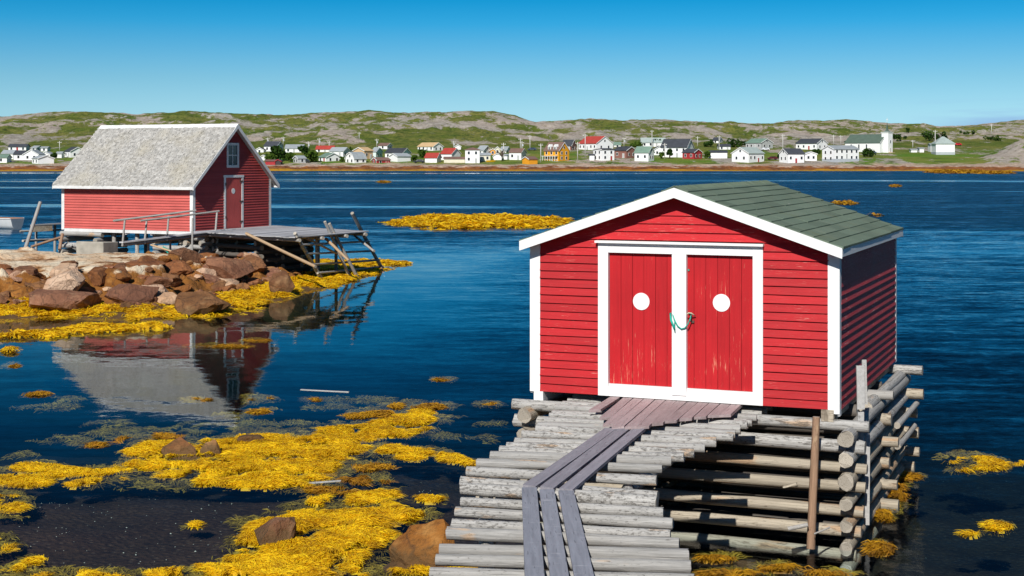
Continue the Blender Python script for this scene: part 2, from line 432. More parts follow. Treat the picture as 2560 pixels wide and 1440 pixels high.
# ------------------------------------------------------------------ water
def m_water():
    t = NT('sea_water')
    pos = t.add('ShaderNodeNewGeometry').outputs['Position']
    sp = t.add('ShaderNodeSeparateXYZ'); t.set(sp.inputs[0], pos)
    X, Y = sp.outputs['X'], sp.outputs['Y']
    def nz(sx, sy, scale, det=2, seed=0.0):
        m = t.add('ShaderNodeMapping'); t.set(m.inputs['Vector'], pos)
        m.inputs['Scale'].default_value = (sx, sy, 1); m.inputs['Location'].default_value = (seed, seed * 1.7, 0)
        m.inputs['Rotation'].default_value = (0, 0, R(8))
        c = t.noise(m.outputs[0], scale, det, 0.55, 'Color')
        return t.vmath('SUBTRACT', c, (0.5, 0.5, 0.5))
    big, mid, fine = nz(0.30, 1.0, 0.55, 2, 3.1), nz(0.45, 1.3, 1.9, 2, 9.4), nz(0.8, 1.5, 7.0, 2, 21.0)
    # wind: sheltered cove near the camera, open reach further out, long calm streaks in between
    m = t.add('ShaderNodeMapping'); t.set(m.inputs['Vector'], pos); m.inputs['Scale'].default_value = (0.008, 0.055, 1)
    st = t.noise(m.outputs[0], 1.0, 4, 0.55)
    m = t.add('ShaderNodeMapping'); t.set(m.inputs['Vector'], pos); m.inputs['Scale'].default_value = (0.0018, 0.017, 1)
    st2 = t.noise(m.outputs[0], 1.0, 4, 0.6)
    m = t.add('ShaderNodeMapping'); t.set(m.inputs['Vector'], pos); m.inputs['Scale'].default_value = (0.05, 0.16, 1)
    st3 = t.noise(m.outputs[0], 1.0, 3, 0.55)
    far = t.rng(Y, 66, 125, 0, 1, True)
    right = t.math('MULTIPLY', t.rng(X, -4, 5, 0, 1, True), t.rng(Y, 18, 60, 0.12, 0.26))
    wind = t.math('MAXIMUM', far, right)
    streak = t.math('MULTIPLY', t.rng(st, 0.33, 0.43, 0.12, 1.0), t.rng(st2, 0.38, 0.43, 0.10, 1.0))
    streak = t.math('MULTIPLY', streak, t.rng(st3, 0.3, 0.55, 0.55, 1.0))
    lvl = t.math('MULTIPLY', wind, streak)
    def amp(a, b):
        return t.math('ADD', a, t.math('MULTIPLY', lvl, b - a))
    s = t.vmath('ADD', t.vmath('SCALE', big, scale=amp(0.020, 0.22)), t.vmath('SCALE', mid, scale=amp(0.024, 0.50)))
    s = t.vmath('ADD', s, t.vmath('SCALE', fine, scale=amp(0.016, 0.45)))
    s = t.vmath('MULTIPLY', s, (0.8, 1.0, 0.0))
    inc0 = t.add('ShaderNodeNewGeometry').outputs['Incoming']
    tow = t.vmath('NORMALIZE', t.vmath('MULTIPLY', inc0, (1, 1, 0)))
    s = t.vmath('ADD', s, t.vmath('SCALE', tow, scale=t.math('MULTIPLY', lvl, 0.125)))     # the wave faces one sees lean to the eye
    nrm = t.vmath('NORMALIZE', t.vmath('ADD', s, (0, 0, 1)))
    # Fresnel reflection as a polarising filter passes it: mostly the p-polarised part
    inc = t.add('ShaderNodeNewGeometry').outputs['Incoming']
    dt = t.add('ShaderNodeVectorMath', operation='DOT_PRODUCT'); t.set(dt.inputs[0], nrm); t.set(dt.inputs[1], inc)
    cw = t.math('MULTIPLY', lvl, 0.06)                       # wavelets tilt towards the eye on wind-roughened water
    c = t.math('SQRT', t.math('ADD', t.math('MULTIPLY', cw, cw), t.math('POWER', t.math('MAXIMUM', t.math('ABSOLUTE', dt.outputs['Value']), 0.004), 2.0)))
    sq = t.math('SQRT', t.math('ADD', t.math('MULTIPLY', c, c), 0.777))
    nc = t.math('MULTIPLY', c, 1.777)
    rp = t.math('POWER', t.math('DIVIDE', t.math('ABSOLUTE', t.math('SUBTRACT', nc, sq)), t.math('ADD', nc, sq)), 2.0)
    rs = t.math('POWER', t.math('DIVIDE', t.math('ABSOLUTE', t.math('SUBTRACT', c, sq)), t.math('ADD', c, sq)), 2.0)
    fres = t.math('ADD', t.math('MULTIPLY', rp, 0.90), t.math('MULTIPLY', rs, 0.10))
    gl = t.add('ShaderNodeBsdfGlossy'); t.set(gl.inputs['Roughness'], t.math('ADD', 0.03, t.math('MULTIPLY', t.math('POWER', lvl, 0.6), 0.22)))
    gl.inputs['Color'].default_value = (0.92, 0.96, 1, 1)
    t.set(gl.inputs['Normal'], nrm)
    tr = t.add('ShaderNodeBsdfTransparent'); tr.inputs['Color'].default_value = (0.93, 0.97, 0.98, 1)
    df = t.add('ShaderNodeBsdfDiffuse'); df.inputs['Color'].default_value = (0.0, 0.17, 0.36, 1)
    body = t.add('ShaderNodeMixShader')                       # light scattered back out of the deep, open water
    t.set(body.inputs[0], t.math('MULTIPLY', t.rng(Y, 50, 120, 0, 1, True), 0.22))
    t.l.new(tr.outputs[0], body.inputs[1]); t.l.new(df.outputs[0], body.inputs[2])
    mx = t.add('ShaderNodeMixShader')
    t.set(mx.inputs[0], fres); t.l.new(body.outputs[0], mx.inputs[1]); t.l.new(gl.outputs[0], mx.inputs[2])
    t.l.new(mx.outputs[0], t.out.inputs['Surface'])
    va = t.add('ShaderNodeVolumeAbsorption')
    va.inputs['Color'].default_value = (0.30, 0.62, 0.68, 1); va.inputs['Density'].default_value = 0.42
    t.l.new(va.outputs[0], t.out.inputs['Volume'])
    return t.m
M['water'] = m_water()
wo_ = box('water', -1600, 1600, -120, 1000, -14, 0.0, M['water'])
tag(wo_, 'deep blue sea water filling the cove', 'water', kind='structure')

# ------------------------------------------------------------------ seabed
def grid_mesh(xs, ys, zf, mats, attrs=None, name='grid'):
    XX, YY = np.meshgrid(xs, ys)
    ZZ = zf(XX, YY)
    V = np.stack([XX.ravel(), YY.ravel(), ZZ.ravel()], 1)
    nx, ny = len(xs), len(ys)
    i = np.arange((ny - 1) * (nx - 1)); r, c = i // (nx - 1), i % (nx - 1)
    a = r * nx + c
    F = np.stack([a, a + 1, a + nx + 1, a + nx], 1)
    at = {k: f(XX, YY, ZZ).ravel() for k, f in (attrs or {}).items()}
    return fast_mesh(name, V, F, mats, at, smooth=True)

def seabed_z(X, Y):
    z = np.interp(Y, [-30, 0, 5, 9, 12, 17, 22, 26, 30, 36, 45, 70, 140], [3.6, 3.3, 2.2, 0.8, -0.18, -0.22, -0.28, -0.55, -1.1, -2.2, -3.0, -4.0, -6.0])
    left = sstep(8, -2, X)
    z = np.where(Y > 14, z * (0.55 + 0.45 * left) - (1 - left) * 0.75 * sstep(14.5, 21, Y), z)
    z = z + (fbm(X * 0.45, Y * 0.45, 4, 5) - 0.5) * 0.35 * sstep(8, 14, Y)
    return np.minimum(z, np.where(Y > 13, -0.10, 9))

def m_seabed():
    t = NT('dark_pebble_seabed')
    v = t.coords('World')
    n = t.noise(v, 1.6, 5, 0.6)
    f = t.noise(v, 9.0, 6, 0.75)
    c = t.mix(t.rng(n, 0.35, 0.65), (0.034, 0.016, 0.0095), (0.066, 0.034, 0.020))
    c = t.mix(t.rng(f, 0.5, 0.7, 0, 0.7), c, (0.115, 0.062, 0.036))
    pv = t.voro(v, 11.0)
    pc = t.voro(v, 11.0, out='Color')
    spc = t.add('ShaderNodeSeparateColor'); t.set(spc.inputs[0], pc)
    peb = t.math('MULTIPLY', t.rng(pv, 0.10, 0.16, 1, 0), t.rng(spc.outputs[0], 0.965, 0.97, 0, 0.7))
    c = t.mix(peb, c, (0.72, 0.68, 0.58))
    peb2 = t.math('MULTIPLY', t.rng(pv, 0.22, 0.40, 1, 0), t.rng(spc.outputs[1], 0.55, 0.60, 0, 0.7))
    c = t.mix(peb2, c, (0.11, 0.068, 0.046))
    return t.finish(c, 0.9, t.bump(t.math('ADD', f, pv), 0.7, 0.05), 0.2)
M['seabed'] = m_seabed()
xs = np.concatenate([np.linspace(-1600, -80, 12)[:-1], np.linspace(-80, -24, 40)[:-1], np.linspace(-24, 20, 230)[:-1], np.linspace(20, 90, 40)[:-1], np.linspace(90, 1600, 12)])
ys = np.concatenate([np.linspace(-120, -4, 10)[:-1], np.linspace(-4, 50, 270)[:-1], np.linspace(50, 140, 50)[:-1], np.linspace(140, 700, 20)])
sb = link('seabed', grid_mesh(xs, ys, seabed_z, [M['seabed']], name='seabed'))
tag(sb, 'dark pebbly bottom of the cove under clear water', 'seabed', kind='structure')

# pale shell and pebble flecks on the bottom and bits of foam afloat
def flecks():
    n = 260
    px = RNG.uniform(0, 1080, n); py = 1130 + 310 * RNG.random(n) ** 0.8
    V, F = [], []
    for a, b in zip(px, py):
        p = W(a, b, -0.25)
        z = float(seabed_z(np.array([p.x]), np.array([p.y]))[0]) + 0.012
        s = random.uniform(0.004, 0.011) * (1.5 if random.random() < .08 else 1)
        an = random.uniform(0, PI); k = len(V)
        pts = [(math.cos(an + j * 2 * PI / 5) * s * random.uniform(.7, 1.3), math.sin(an + j * 2 * PI / 5) * s * random.uniform(.6, 1)) for j in range(5)]
        V += [(p.x + q[0], p.y + q[1], z) for q in pts] + [(p.x, p.y, z + s * .8)]
        F += [(k + j, k + (j + 1) % 5, k + 5) for j in range(5)]
    o = link('shell_flecks', mesh_of('shell_flecks', V, F, [m_flat('shell', (0.46, 0.43, 0.36), 0.6, 0.3)]))
    tag(o, 'tiny pale shells and pebbles strewn over the dark bottom', 'shells', kind='stuff')
flecks()

# ------------------------------------------------------------------ rock point at left
LEDGE = [(-40, 45.2), (-16, 46.0), (-11.4, 46.2), (-9.9, 47.2), (-8.9, 50.5), (-8.0, 54), (-7.0, 58.5), (-6.3, 62.5), (-7.0, 65.5), (-10.5, 63.5), (-13, 63.6), (-17, 64.6), (-21, 65.5), (-40, 67.5)]
def poly_sd(X, Y, P):
    """signed distance, positive inside"""
    X, Y = np.asarray(X, float), np.asarray(Y, float)
    d = np.full(X.shape, 1e9); ins = np.zeros(X.shape, bool)
    for (x0, y0), (x1, y1) in zip(P, P[1:] + P[:1]):
        ex, ey = x1 - x0, y1 - y0
        t = np.clip(((X - x0) * ex + (Y - y0) * ey) / (ex * ex + ey * ey), 0, 1)
        d = np.minimum(d, np.hypot(X - x0 - t * ex, Y - y0 - t * ey))
        c = ((y0 > Y) != (y1 > Y))
        with np.errstate(divide='ignore', invalid='ignore'):
            ins ^= c & (X < ex * (Y - y0) / (ey if ey else 1e-9) + x0)
    return np.where(ins, d, -d)

def ledge_z(X, Y, detail=True):
    d = poly_sd(X, Y, LEDGE) + (fbm(X * 0.5, Y * 0.5, 3, 3) - 0.5) * 1.6
    back = sstep(54.5, 58, Y)                                  # behind the crest the rock is a smooth slab
    zr = np.interp(d, [-8, -3, 0, 2.4, 3.2, 4.6, 5.8, 9], [-7, -2.6, 0.0, 0.24, 0.55, 0.98, 1.22, 1.42])
    if detail:
        zone = sstep(1.6, 2.8, d) * (1 - 0.92 * sstep(4.4, 5.6, d))
        bx, by = X * 0.95 + 0.35 * Y, Y * 1.1 - 0.2 * X
        wv = (fbm(bx * .8, by * .8, 2, 44) - .5) * 1.5
        cell = np.floor(vnoise(bx * 1.3 + wv, by * 1.3, 8) * 5) / 5 - 0.45       # broken blocks
        zr = zr + zone * (cell * 0.75 + (fbm(X * 2.2, Y * 2.2, 4, 9) - 0.5) * 0.35 + (0.5 - np.abs(fbm(X * 1.1, Y * 1.1, 3, 19) - 0.5) * 6).clip(-.5, .5) * -0.18)
        zr = zr + (fbm(X * 0.7, Y * 0.7, 4, 12) - 0.5) * 0.28 * sstep(0.5, 4, d)
    return zr

def m_rock(name, zsplit=True):
    t = NT(name)
    v = t.coords('World')
    n = t.noise(v, 0.9, 6, 0.62)
    f = t.noise(v, 6.0, 6, 0.68)
    rn = t.rand()
    red = t.mix(t.rng(n, 0.35, 0.65), (0.17, 0.076, 0.043), (0.34, 0.165, 0.09))
    red = t.mix(t.rng(f, 0.52, 0.72, 0, 0.6), red, (0.10, 0.055, 0.038))
    red = t.mix(t.rng(t.noise(v, 2.3, 5), 0.56, 0.70, 0, 0.65), red, (0.40, 0.23, 0.13))
    pale = t.mix(t.rng(n, 0.38, 0.62), (0.62, 0.42, 0.30), (0.66, 0.57, 0.46))
    pale = t.mix(t.rng(f, 0.55, 0.7, 0, 0.6), pale, (0.42, 0.28, 0.19))
    sp = t.add('ShaderNodeSeparateXYZ'); t.set(sp.inputs[0], t.add('ShaderNodeNewGeometry').outputs['Position'])
    zz = t.math('ADD', sp.outputs['Z'], t.rng(n, 0.3, 0.7, -0.35, 0.35))
    up = t.rng(zz, 1.02, 1.26, 0, 1, True)
    if not zsplit: up = t.math('MULTIPLY', t.rng(rn, 0.85, 0.9), 0.45)
    c = t.mix(up, red, pale)
    c = t.hsv(c, t.rng(t.math('FRACT', t.math('MULTIPLY', rn, 7.3)), 0, 1, 0.495, 0.512), t.rng(t.math('FRACT', t.math('MULTIPLY', rn, 3.7)), 0, 1, 0.98, 1.25), t.rng(rn, 0, 1, 0.78, 1.4))
    ck = t.voro(t.vmath('ADD', v, t.vmath('SCALE', t.noise(v, 2.0, 3, 0.6, 'Color'), scale=0.5)), 1.7, 'DISTANCE_TO_EDGE')
    c = t.mix(t.rng(ck, 0.0, 0.035, 0.6, 0), c, (0.05, 0.03, 0.02))
    # weed and wet stain of the tide zone
    c = t.mix(t.rng(t.math('ADD', sp.outputs['Z'], t.rng(f, 0.3, 0.7, -0.12, 0.12)), 0.10, 0.32, 0.85, 0), c, (0.11, 0.068, 0.03))
    return t.finish(c, 0.88, t.bump(t.math('ADD', n, t.math('MULTIPLY', f, 0.6)), 0.9, 0.16), 0.2)
M['rock'] = m_rock('red_brown_rock')
M['boulder'] = m_rock('boulder_rock', False)
xs = np.linspace(-36, -4.5, 300); ys = np.linspace(43, 70, 270)
lg = link('rock_ledge', grid_mesh(xs, ys, ledge_z, [M['rock']], name='rock_ledge'))
tag(lg, 'red-brown rocky point with pale smooth top below the grey-roofed shed', 'rock ledge', kind='structure')

# ------------------------------------------------------------------ boulders
def boulder_mesh(seed, sub_=2, flat=0.75):
    r = random.Random(seed)
    import bmesh
    bm = bmesh.new()
    bmesh.ops.create_icosphere(bm, subdivisions=3, radius=1.0)
    planes = []
    for _ in range(20):
        n = Vector((r.gauss(0, 1), r.gauss(0, 1), r.gauss(0, 1))).normalized()
        planes.append((n, r.uniform(0.46, 0.82)))
    for v in bm.verts:
        p = v.co.copy()
        for n, d in planes:
            e = p.dot(n)
            if e > d: p -= n * (e - d)
        q = p * 3.1
        p *= 1 + 0.05 * math.sin(q.x * 2 + seed) * math.sin(q.y * 2.3) + 0.03 * math.sin(q.z * 5 + q.x * 4)
        v.co = Vector((p.x, p.y, p.z * flat))
    me = bpy.data.meshes.new('boulder')
    bm.to_mesh(me); bm.free()
    me.materials.append(M['boulder'])
    me.update()
    try: me.set_sharp_from_angle(angle=R(18))
    except Exception: pass
    me.polygons.foreach_set('use_smooth', [True] * len(me.polygons))
    return me
BM = [boulder_mesh(100 + i, flat=f_) for i, f_ in enumerate((0.55, 0.7, 0.8, 0.6, 0.9, 0.5, 0.75, 0.65))]
def boulder(p, s, label, group=None, k=None, rot=None, name='boulder', cat='boulder'):
    me = BM[k if k is not None else random.randrange(len(BM))]
    rot = rot or Euler((random.uniform(-.35, .35), random.uniform(-.35, .35), random.uniform(0, 6.28)))
    m = Matrix.Translation(Vector(p)) @ rot.to_matrix().to_4x4() @ Matrix.Diagonal((s[0], s[1], s[2], 1))
    o = link(name, me, None, world=m)
    return tag(o, label, cat, group)

nb, tries = 0, 0
placed = []
while nb < 200 and tries < 9000:
    tries += 1
    x, y = random.uniform(-19, -6.8), random.uniform(46.5, 62)
    px = 1280 + x / y * FPX
    if px < -60 or px > 760: continue
    d = float(poly_sd(np.array([x]), np.array([y]), LEDGE)[0])
    if d < 1.7 or d > 5.3: continue
    if y > 58.5 and x < -11.5: continue
    big = 0.18 + 0.80 * random.random() ** 2.8
    if d < 2.1: big *= 0.65
    if any((x - a) ** 2 + (y - b) ** 2 < (0.42 * (big + c)) ** 2 for a, b, c in placed): continue
    placed.append((x, y, big))
    z = float(ledge_z(np.array([x]), np.array([y]))[0])
    boulder((x, y, z + big * 0.05), (big * random.uniform(.9, 1.4), big * random.uniform(.8, 1.2), big * random.uniform(.7, 1.1)),
            '%s red-brown boulder in the %s of the jumble along the rocky point' % ('large' if big > .55 else ('mid-sized' if big > .32 else 'small'), 'left end' if px < 180 else ('middle' if px < 420 else 'right end')), 'boulders of the rocky point')
    nb += 1

def px_boulder(px, py, z, wpx, hpx, label, k, group=None, depth=1.0, rz=0.0, lift=0.3):
    p = W(px, py, z); s = FPX / p.y
    w = wpx / s / 2 * 1.55
    boulder((p.x, p.y, z + hpx / s * lift), (w, w * depth, hpx / s / 2 * 2.6), label, group, k, Euler((0.1, -0.08, rz)))
px_boulder(490, 772, 0.15, 110, 46, 'broad flat tan slab lying in yellow seaweed at the water edge', 0, rz=.3)
px_boulder(700, 727, 0.18, 50, 42, 'pale wedge-shaped boulder alone in yellow seaweed near the stage', 4, rz=1.2)
px_boulder(165, 768, 0.2, 140, 60, 'large sloping brown boulder at the foot of the rocky point', 3, rz=2.2)
px_boulder(375, 700, 0.6, 70, 50, 'tall brown block standing proud in the middle of the rocky point', 2, rz=.7)
px_boulder(570, 690, 0.6, 100, 50, 'rounded brown boulder on the right shoulder of the rocky point', 6, rz=.2)
px_boulder(628, 672, 0.7, 60, 36, 'light brown oval boulder beside the log crib under the stage', 1, rz=.5)
px_boulder(22, 838, -0.02, 50, 18, 'low grey stone at the left edge beside a seaweed strip', 5, rz=.5)
# near rocks in the weed
px_boulder(448, 1150, -0.12, 88, 55, 'pinkish brown rock with bare rounded top amid middle yellow seaweed', 1, rz=.4)
px_boulder(527, 1150, -0.10, 42, 42, 'small dark wet stone right of the pinkish rock in seaweed', 4, rz=.9)
px_boulder(632, 1115, -0.10, 68, 32, 'low brown hump of rock with weed over its top', 6, rz=1.9)
px_boulder(942, 1086, -0.10, 50, 24, 'small reddish stone at the outer tip of the seaweed bank', 3, rz=.4)
px_boulder(688, 1375, -0.10, 90, 70, 'pale brown rock half buried under the nearest heap of seaweed', 2, rz=2.6)
px_boulder(1068, 1435, -0.15, 150, 120, 'big angular tan boulder leaning against the left side of the log ramp', 4, rz=.5, lift=.22)
px_boulder(1010, 1445, -0.15, 90, 45, 'rusty tan stone in front of the big angular boulder', 7, rz=1.5)
px_boulder(1130, 1432, -0.15, 60, 30, 'orange stone under the left ends of the nearest ramp logs', 0, rz=1.0)
px_boulder(1860, 1425, -0.18, 80, 22, 'flat pinkish stone in the shade under the ramp', 5, rz=.5)
px_boulder(2010, 1452, -0.18, 150, 18, 'long flat pinkish stone awash in front of the log crib', 0, rz=.2, depth=.6)

# ------------------------------------------------------------------ far shore and hills
CREST = [(-400, 300), (-150, 298), (0, 293), (60, 288), (170, 280), (300, 283), (345, 287), (470, 278), (540, 282), (640, 288), (700, 290), (800, 285), (920, 277), (1000, 282),
         (1120, 280), (1180, 277), (1240, 280), (1290, 290), (1320, 301), (1345, 307), (1400, 303), (1480, 298), (1560, 303), (1640, 300), (1720, 306), (1860, 309),
         (1890, 311), (1990, 303), (2060, 304), (2120, 302), (2200, 309), (2290, 312), (2310, 310), (2350, 317), (2400, 317), (2450, 311), (2560, 300), (2700, 292), (3000, 300)]
CPX, CRW = np.array([c[0] for c in CREST], float), np.array([c[1] for c in CREST], float)
ROWS = np.array([350, 360, 370, 380, 390, 400, 410, 413], float)
ROWY = np.array([830, 800, 765, 725, 690, 655, 632, 626], float)
def rowY(b): return float(np.interp(b, ROWS, ROWY)) if b >= 350 else 830 + (350 - b) * 3.5
VY = np.concatenate([[540, 586, 594, 604, 614], ROWY[::-1]])
VZ = np.concatenate([[-5, -0.5, 0.7, 1.5, 2.0], (CAMZ - (ROWS - HROW) / FPX * ROWY)[::-1]])
YC = 1120.0
def hill_z(X, Y, detail=True):
    px = 1280 + FPX * X / Y
    shore = (fbm(X * 0.02, X * 0 + 3.3, 3, 77) - 0.5) * 14 + np.interp(px, [0, 700, 1000, 1300, 1700, 2100, 2250, 2450, 2560], [-14, 0, 6, -6, -8, 4, 6, -6, -16])
    wy = np.where(Y < 640, Y - shore * sstep(640, 605, Y), Y)
    zv = np.interp(wy, VY, VZ)
    zc = CAMZ + (HROW - np.interp(px, CPX, CRW)) / FPX * YC
    t = np.clip((Y - 820) / (YC - 820), 0, 1)
    z = np.where(Y > 820, zv[...] * 0 + np.interp(820.0, VY, VZ) + (zc - np.interp(820.0, VY, VZ)) * (0.45 * t + 0.55 * t * t * (3 - 2 * t)), zv)
    z = np.where(Y > YC, zc - (Y - YC) * 0.05, z)
    hillf = sstep(805, 860, Y)
    edge = 1 - 0.75 * sstep(YC - 110, YC - 10, Y)
    n = fbm(X * 0.012, Y * 0.009, 5, 2) - 0.5
    rg = 1 - np.abs(fbm(X * 0.03, Y * 0.022, 4, 21) - 0.5) * 4
    z = z + hillf * edge * (n * 7 + np.clip(rg - 0.2, 0, 1) * 2.2)
    if detail:
        z = z + hillf * (fbm(X * 0.12, Y * 0.08, 3, 41) - 0.5) * 2.0
        beach = sstep(584, 592, Y) * sstep(628, 606, Y)
        z = z + beach * (fbm(X * 0.25, Y * 0.25, 3, 51) - 0.45) * 1.6
    # rocky bluff at the right edge of the bay
    z = z + sstep(2425, 2640, px) * 11.5 * np.exp(-((Y - 672) / 38.0) ** 2) * (0.75 + 0.6 * fbm(X * 0.08, Y * 0.08, 4, 61))
    return z
def ground(x, y): return float(hill_z(np.array([x]), np.array([y]), False)[0])

def hill_rock(X, Y, Z):
    px = 1280 + FPX * X / Y
    a = fbm(X * 0.045 + 0.01 * Y, Y * 0.020, 5, 91, 0.65)
    b = fbm(X * 0.13, Y * 0.05, 4, 93, 0.6)
    rg = 1 - np.abs(fbm(X * 0.03, Y * 0.022, 4, 21) - 0.5) * 4
    bias = np.interp(px, [0, 500, 1000, 1250, 1500, 2000, 2300, 2560], [-0.03, -0.035, -0.04, 0.0, 0.02, 0.04, 0.0, 0.02])
    r = a * 0.6 + b * 0.4 + bias + np.clip(rg, -.3, .6) * 0.05
    r = np.where(Y < 800, r - 0.085 + 0.02 * sstep(2330, 2480, px), r)
    beach = sstep(626, 610, Y)
    bl = sstep(2425, 2500, px) * np.exp(-((Y - 672) / 45.0) ** 2) * 0.06
    return r + 0.35 * beach * (fbm(X * .2, Y * .2, 3, 7)) + bl

def m_hill():
    t = NT('hill_heath')
    v = t.coords('World', (1, 1, 1))
    sp = t.add('ShaderNodeSeparateXYZ'); t.set(sp.inputs[0], t.add('ShaderNodeNewGeometry').outputs['Position'])
    z, y = sp.outputs['Z'], sp.outputs['Y']
    rk = t.attr('rock')
    n = t.noise(v, 0.035, 6, 0.6)
    f = t.noise(t.coords('World', (1, .5, 1)), 0.22, 6, 0.7)
    green = t.mix(t.rng(n, 0.38, 0.62), (0.105, 0.142, 0.020), (0.205, 0.195, 0.050))
    f2 = t.noise(t.coords('World', (1, .4, 1.6)), 0.55, 5, 0.75)
    green = t.mix(t.rng(f, 0.48, 0.62, 0, 0.8), green, (0.040, 0.075, 0.014))
    green = t.mix(t.rng(f2, 0.52, 0.66, 0, 0.7), green, (0.035, 0.060, 0.014))
    green = t.mix(t.rng(f2, 0.30, 0.42, 0.45, 0), green, (0.30, 0.29, 0.12))
    lawn = t.mix(t.rng(n, 0.4, 0.6), (0.105, 0.20, 0.020), (0.21, 0.215, 0.045))
    lawn = t.mix(t.rng(t.noise(v, 0.06, 5, 0.65), 0.53, 0.62, 0, 0.7), lawn, (0.055, 0.085, 0.018))
    green = t.mix(t.rng(y, 690, 790, 1, 0), green, lawn)
    rock = t.mix(t.rng(f, 0.35, 0.65), (0.24, 0.205, 0.165), (0.47, 0.43, 0.365))
    rock = t.mix(t.rng(t.noise(v, 0.012, 2), 0.45, 0.6, 0, 0.5), rock, (0.46, 0.36, 0.29))
    rock = t.mix(t.rng(f2, 0.55, 0.68, 0, 0.75), rock, (0.13, 0.11, 0.085))
    rock = t.mix(t.rng(f2, 0.30, 0.42, 0.5, 0), rock, (0.56, 0.53, 0.46))
    r2 = t.math('ADD', t.math('ADD', rk, t.rng(f, 0.3, 0.7, -0.09, 0.09)), t.rng(f2, 0.3, 0.7, -0.10, 0.10))
    c = t.mix(t.rng(r2, 0.515, 0.555), green, rock)
    # shore: pale granite, then rust-coloured tide zone, then yellow wrack at the waterline
    zz = t.math('ADD', z, t.rng(t.noise(v, 0.12, 5, 0.65), 0.3, 0.7, -0.8, 0.8))
    gran = t.mix(t.rng(f, 0.4, 0.65), (0.60, 0.44, 0.33), (0.36, 0.26, 0.19))
    c = t.mix(t.math('MULTIPLY', t.rng(zz, 2.1, 3.0, 1, 0), t.rng(y, 640, 660, 1, 0)), c, gran)
    rust = t.mix(t.rng(f, 0.4, 0.62), (0.33, 0.125, 0.040), (0.15, 0.062, 0.028))
    c = t.mix(t.rng(zz, 1.5, 1.9, 1, 0), c, rust)
    zy = t.math('ADD', z, t.rng(t.noise(v, 0.05, 3), 0.3, 0.7, -0.5, 0.5))
    c = t.mix(t.rng(zy, 0.35, 0.7, 0.9, 0), c, (0.46, 0.24, 0.018))
    return t.finish(c, 0.95, t.bump(t.math('ADD', f, t.math('MULTIPLY', f2, 0.5)), 0.9, 1.6), 0.1)
M['hill'] = m_hill()
th = np.linspace(-0.62, 0.62, 900)
yy = np.concatenate([np.linspace(550, 660, 64)[:-1], np.linspace(660, 840, 60)[:-1], np.linspace(840, 1160, 120)[:-1], np.linspace(1160, 1500, 12)])
TT, YY = np.meshgrid(th, yy)
XX = TT * YY
ZZ = hill_z(XX, YY)
V = np.stack([XX.ravel(), YY.ravel(), ZZ.ravel()], 1)
nx = len(th); i = np.arange((len(yy) - 1) * (nx - 1)); a = (i // (nx - 1)) * nx + i % (nx - 1)
F = np.stack([a, a + 1, a + nx + 1, a + nx], 1)
hl = link('hills', fast_mesh('hills', V, F, [M['hill']], {'rock': hill_rock(XX, YY, ZZ).ravel()}, smooth=True))
tag(hl, 'low green hills with bare grey rock behind the village shore', 'hills', kind='structure')
# ------------------------------------------------------------------ seaweed
def m_weed(name, a, b, dark, trans=0.25):
    t = NT(name)
    tn = t.attr('tone')
    n = t.noise(t.coords('World'), 2.6, 5, 0.65)
    c = t.mix(tn, a, b)
    c = t.mix(t.rng(n, 0.50, 0.66, 0, 0.75), c, dark)
    b_ = t.add('ShaderNodeBsdfPrincipled')
    t.set(b_.inputs['Base Color'], c); b_.inputs['Roughness'].default_value = 0.5
    b_.inputs['Specular IOR Level'].default_value = 0.3
    tl = t.add('ShaderNodeBsdfTranslucent'); t.set(tl.inputs['Color'], c)
    mx = t.add('ShaderNodeMixShader'); mx.inputs[0].default_value = trans
    t.l.new(b_.outputs[0], mx.inputs[1]); t.l.new(tl.outputs[0], mx.inputs[2])
    t.l.new(mx.outputs[0], t.out.inputs['Surface'])
    return t.m
M['weed'] = m_weed('yellow_rockweed', (0.74, 0.43, 0.008), (0.98, 0.68, 0.012), (0.50, 0.25, 0.012))
M['weed_brown'] = m_weed('brown_rockweed', (0.42, 0.19, 0.015), (0.62, 0.34, 0.014), (0.17, 0.075, 0.015))

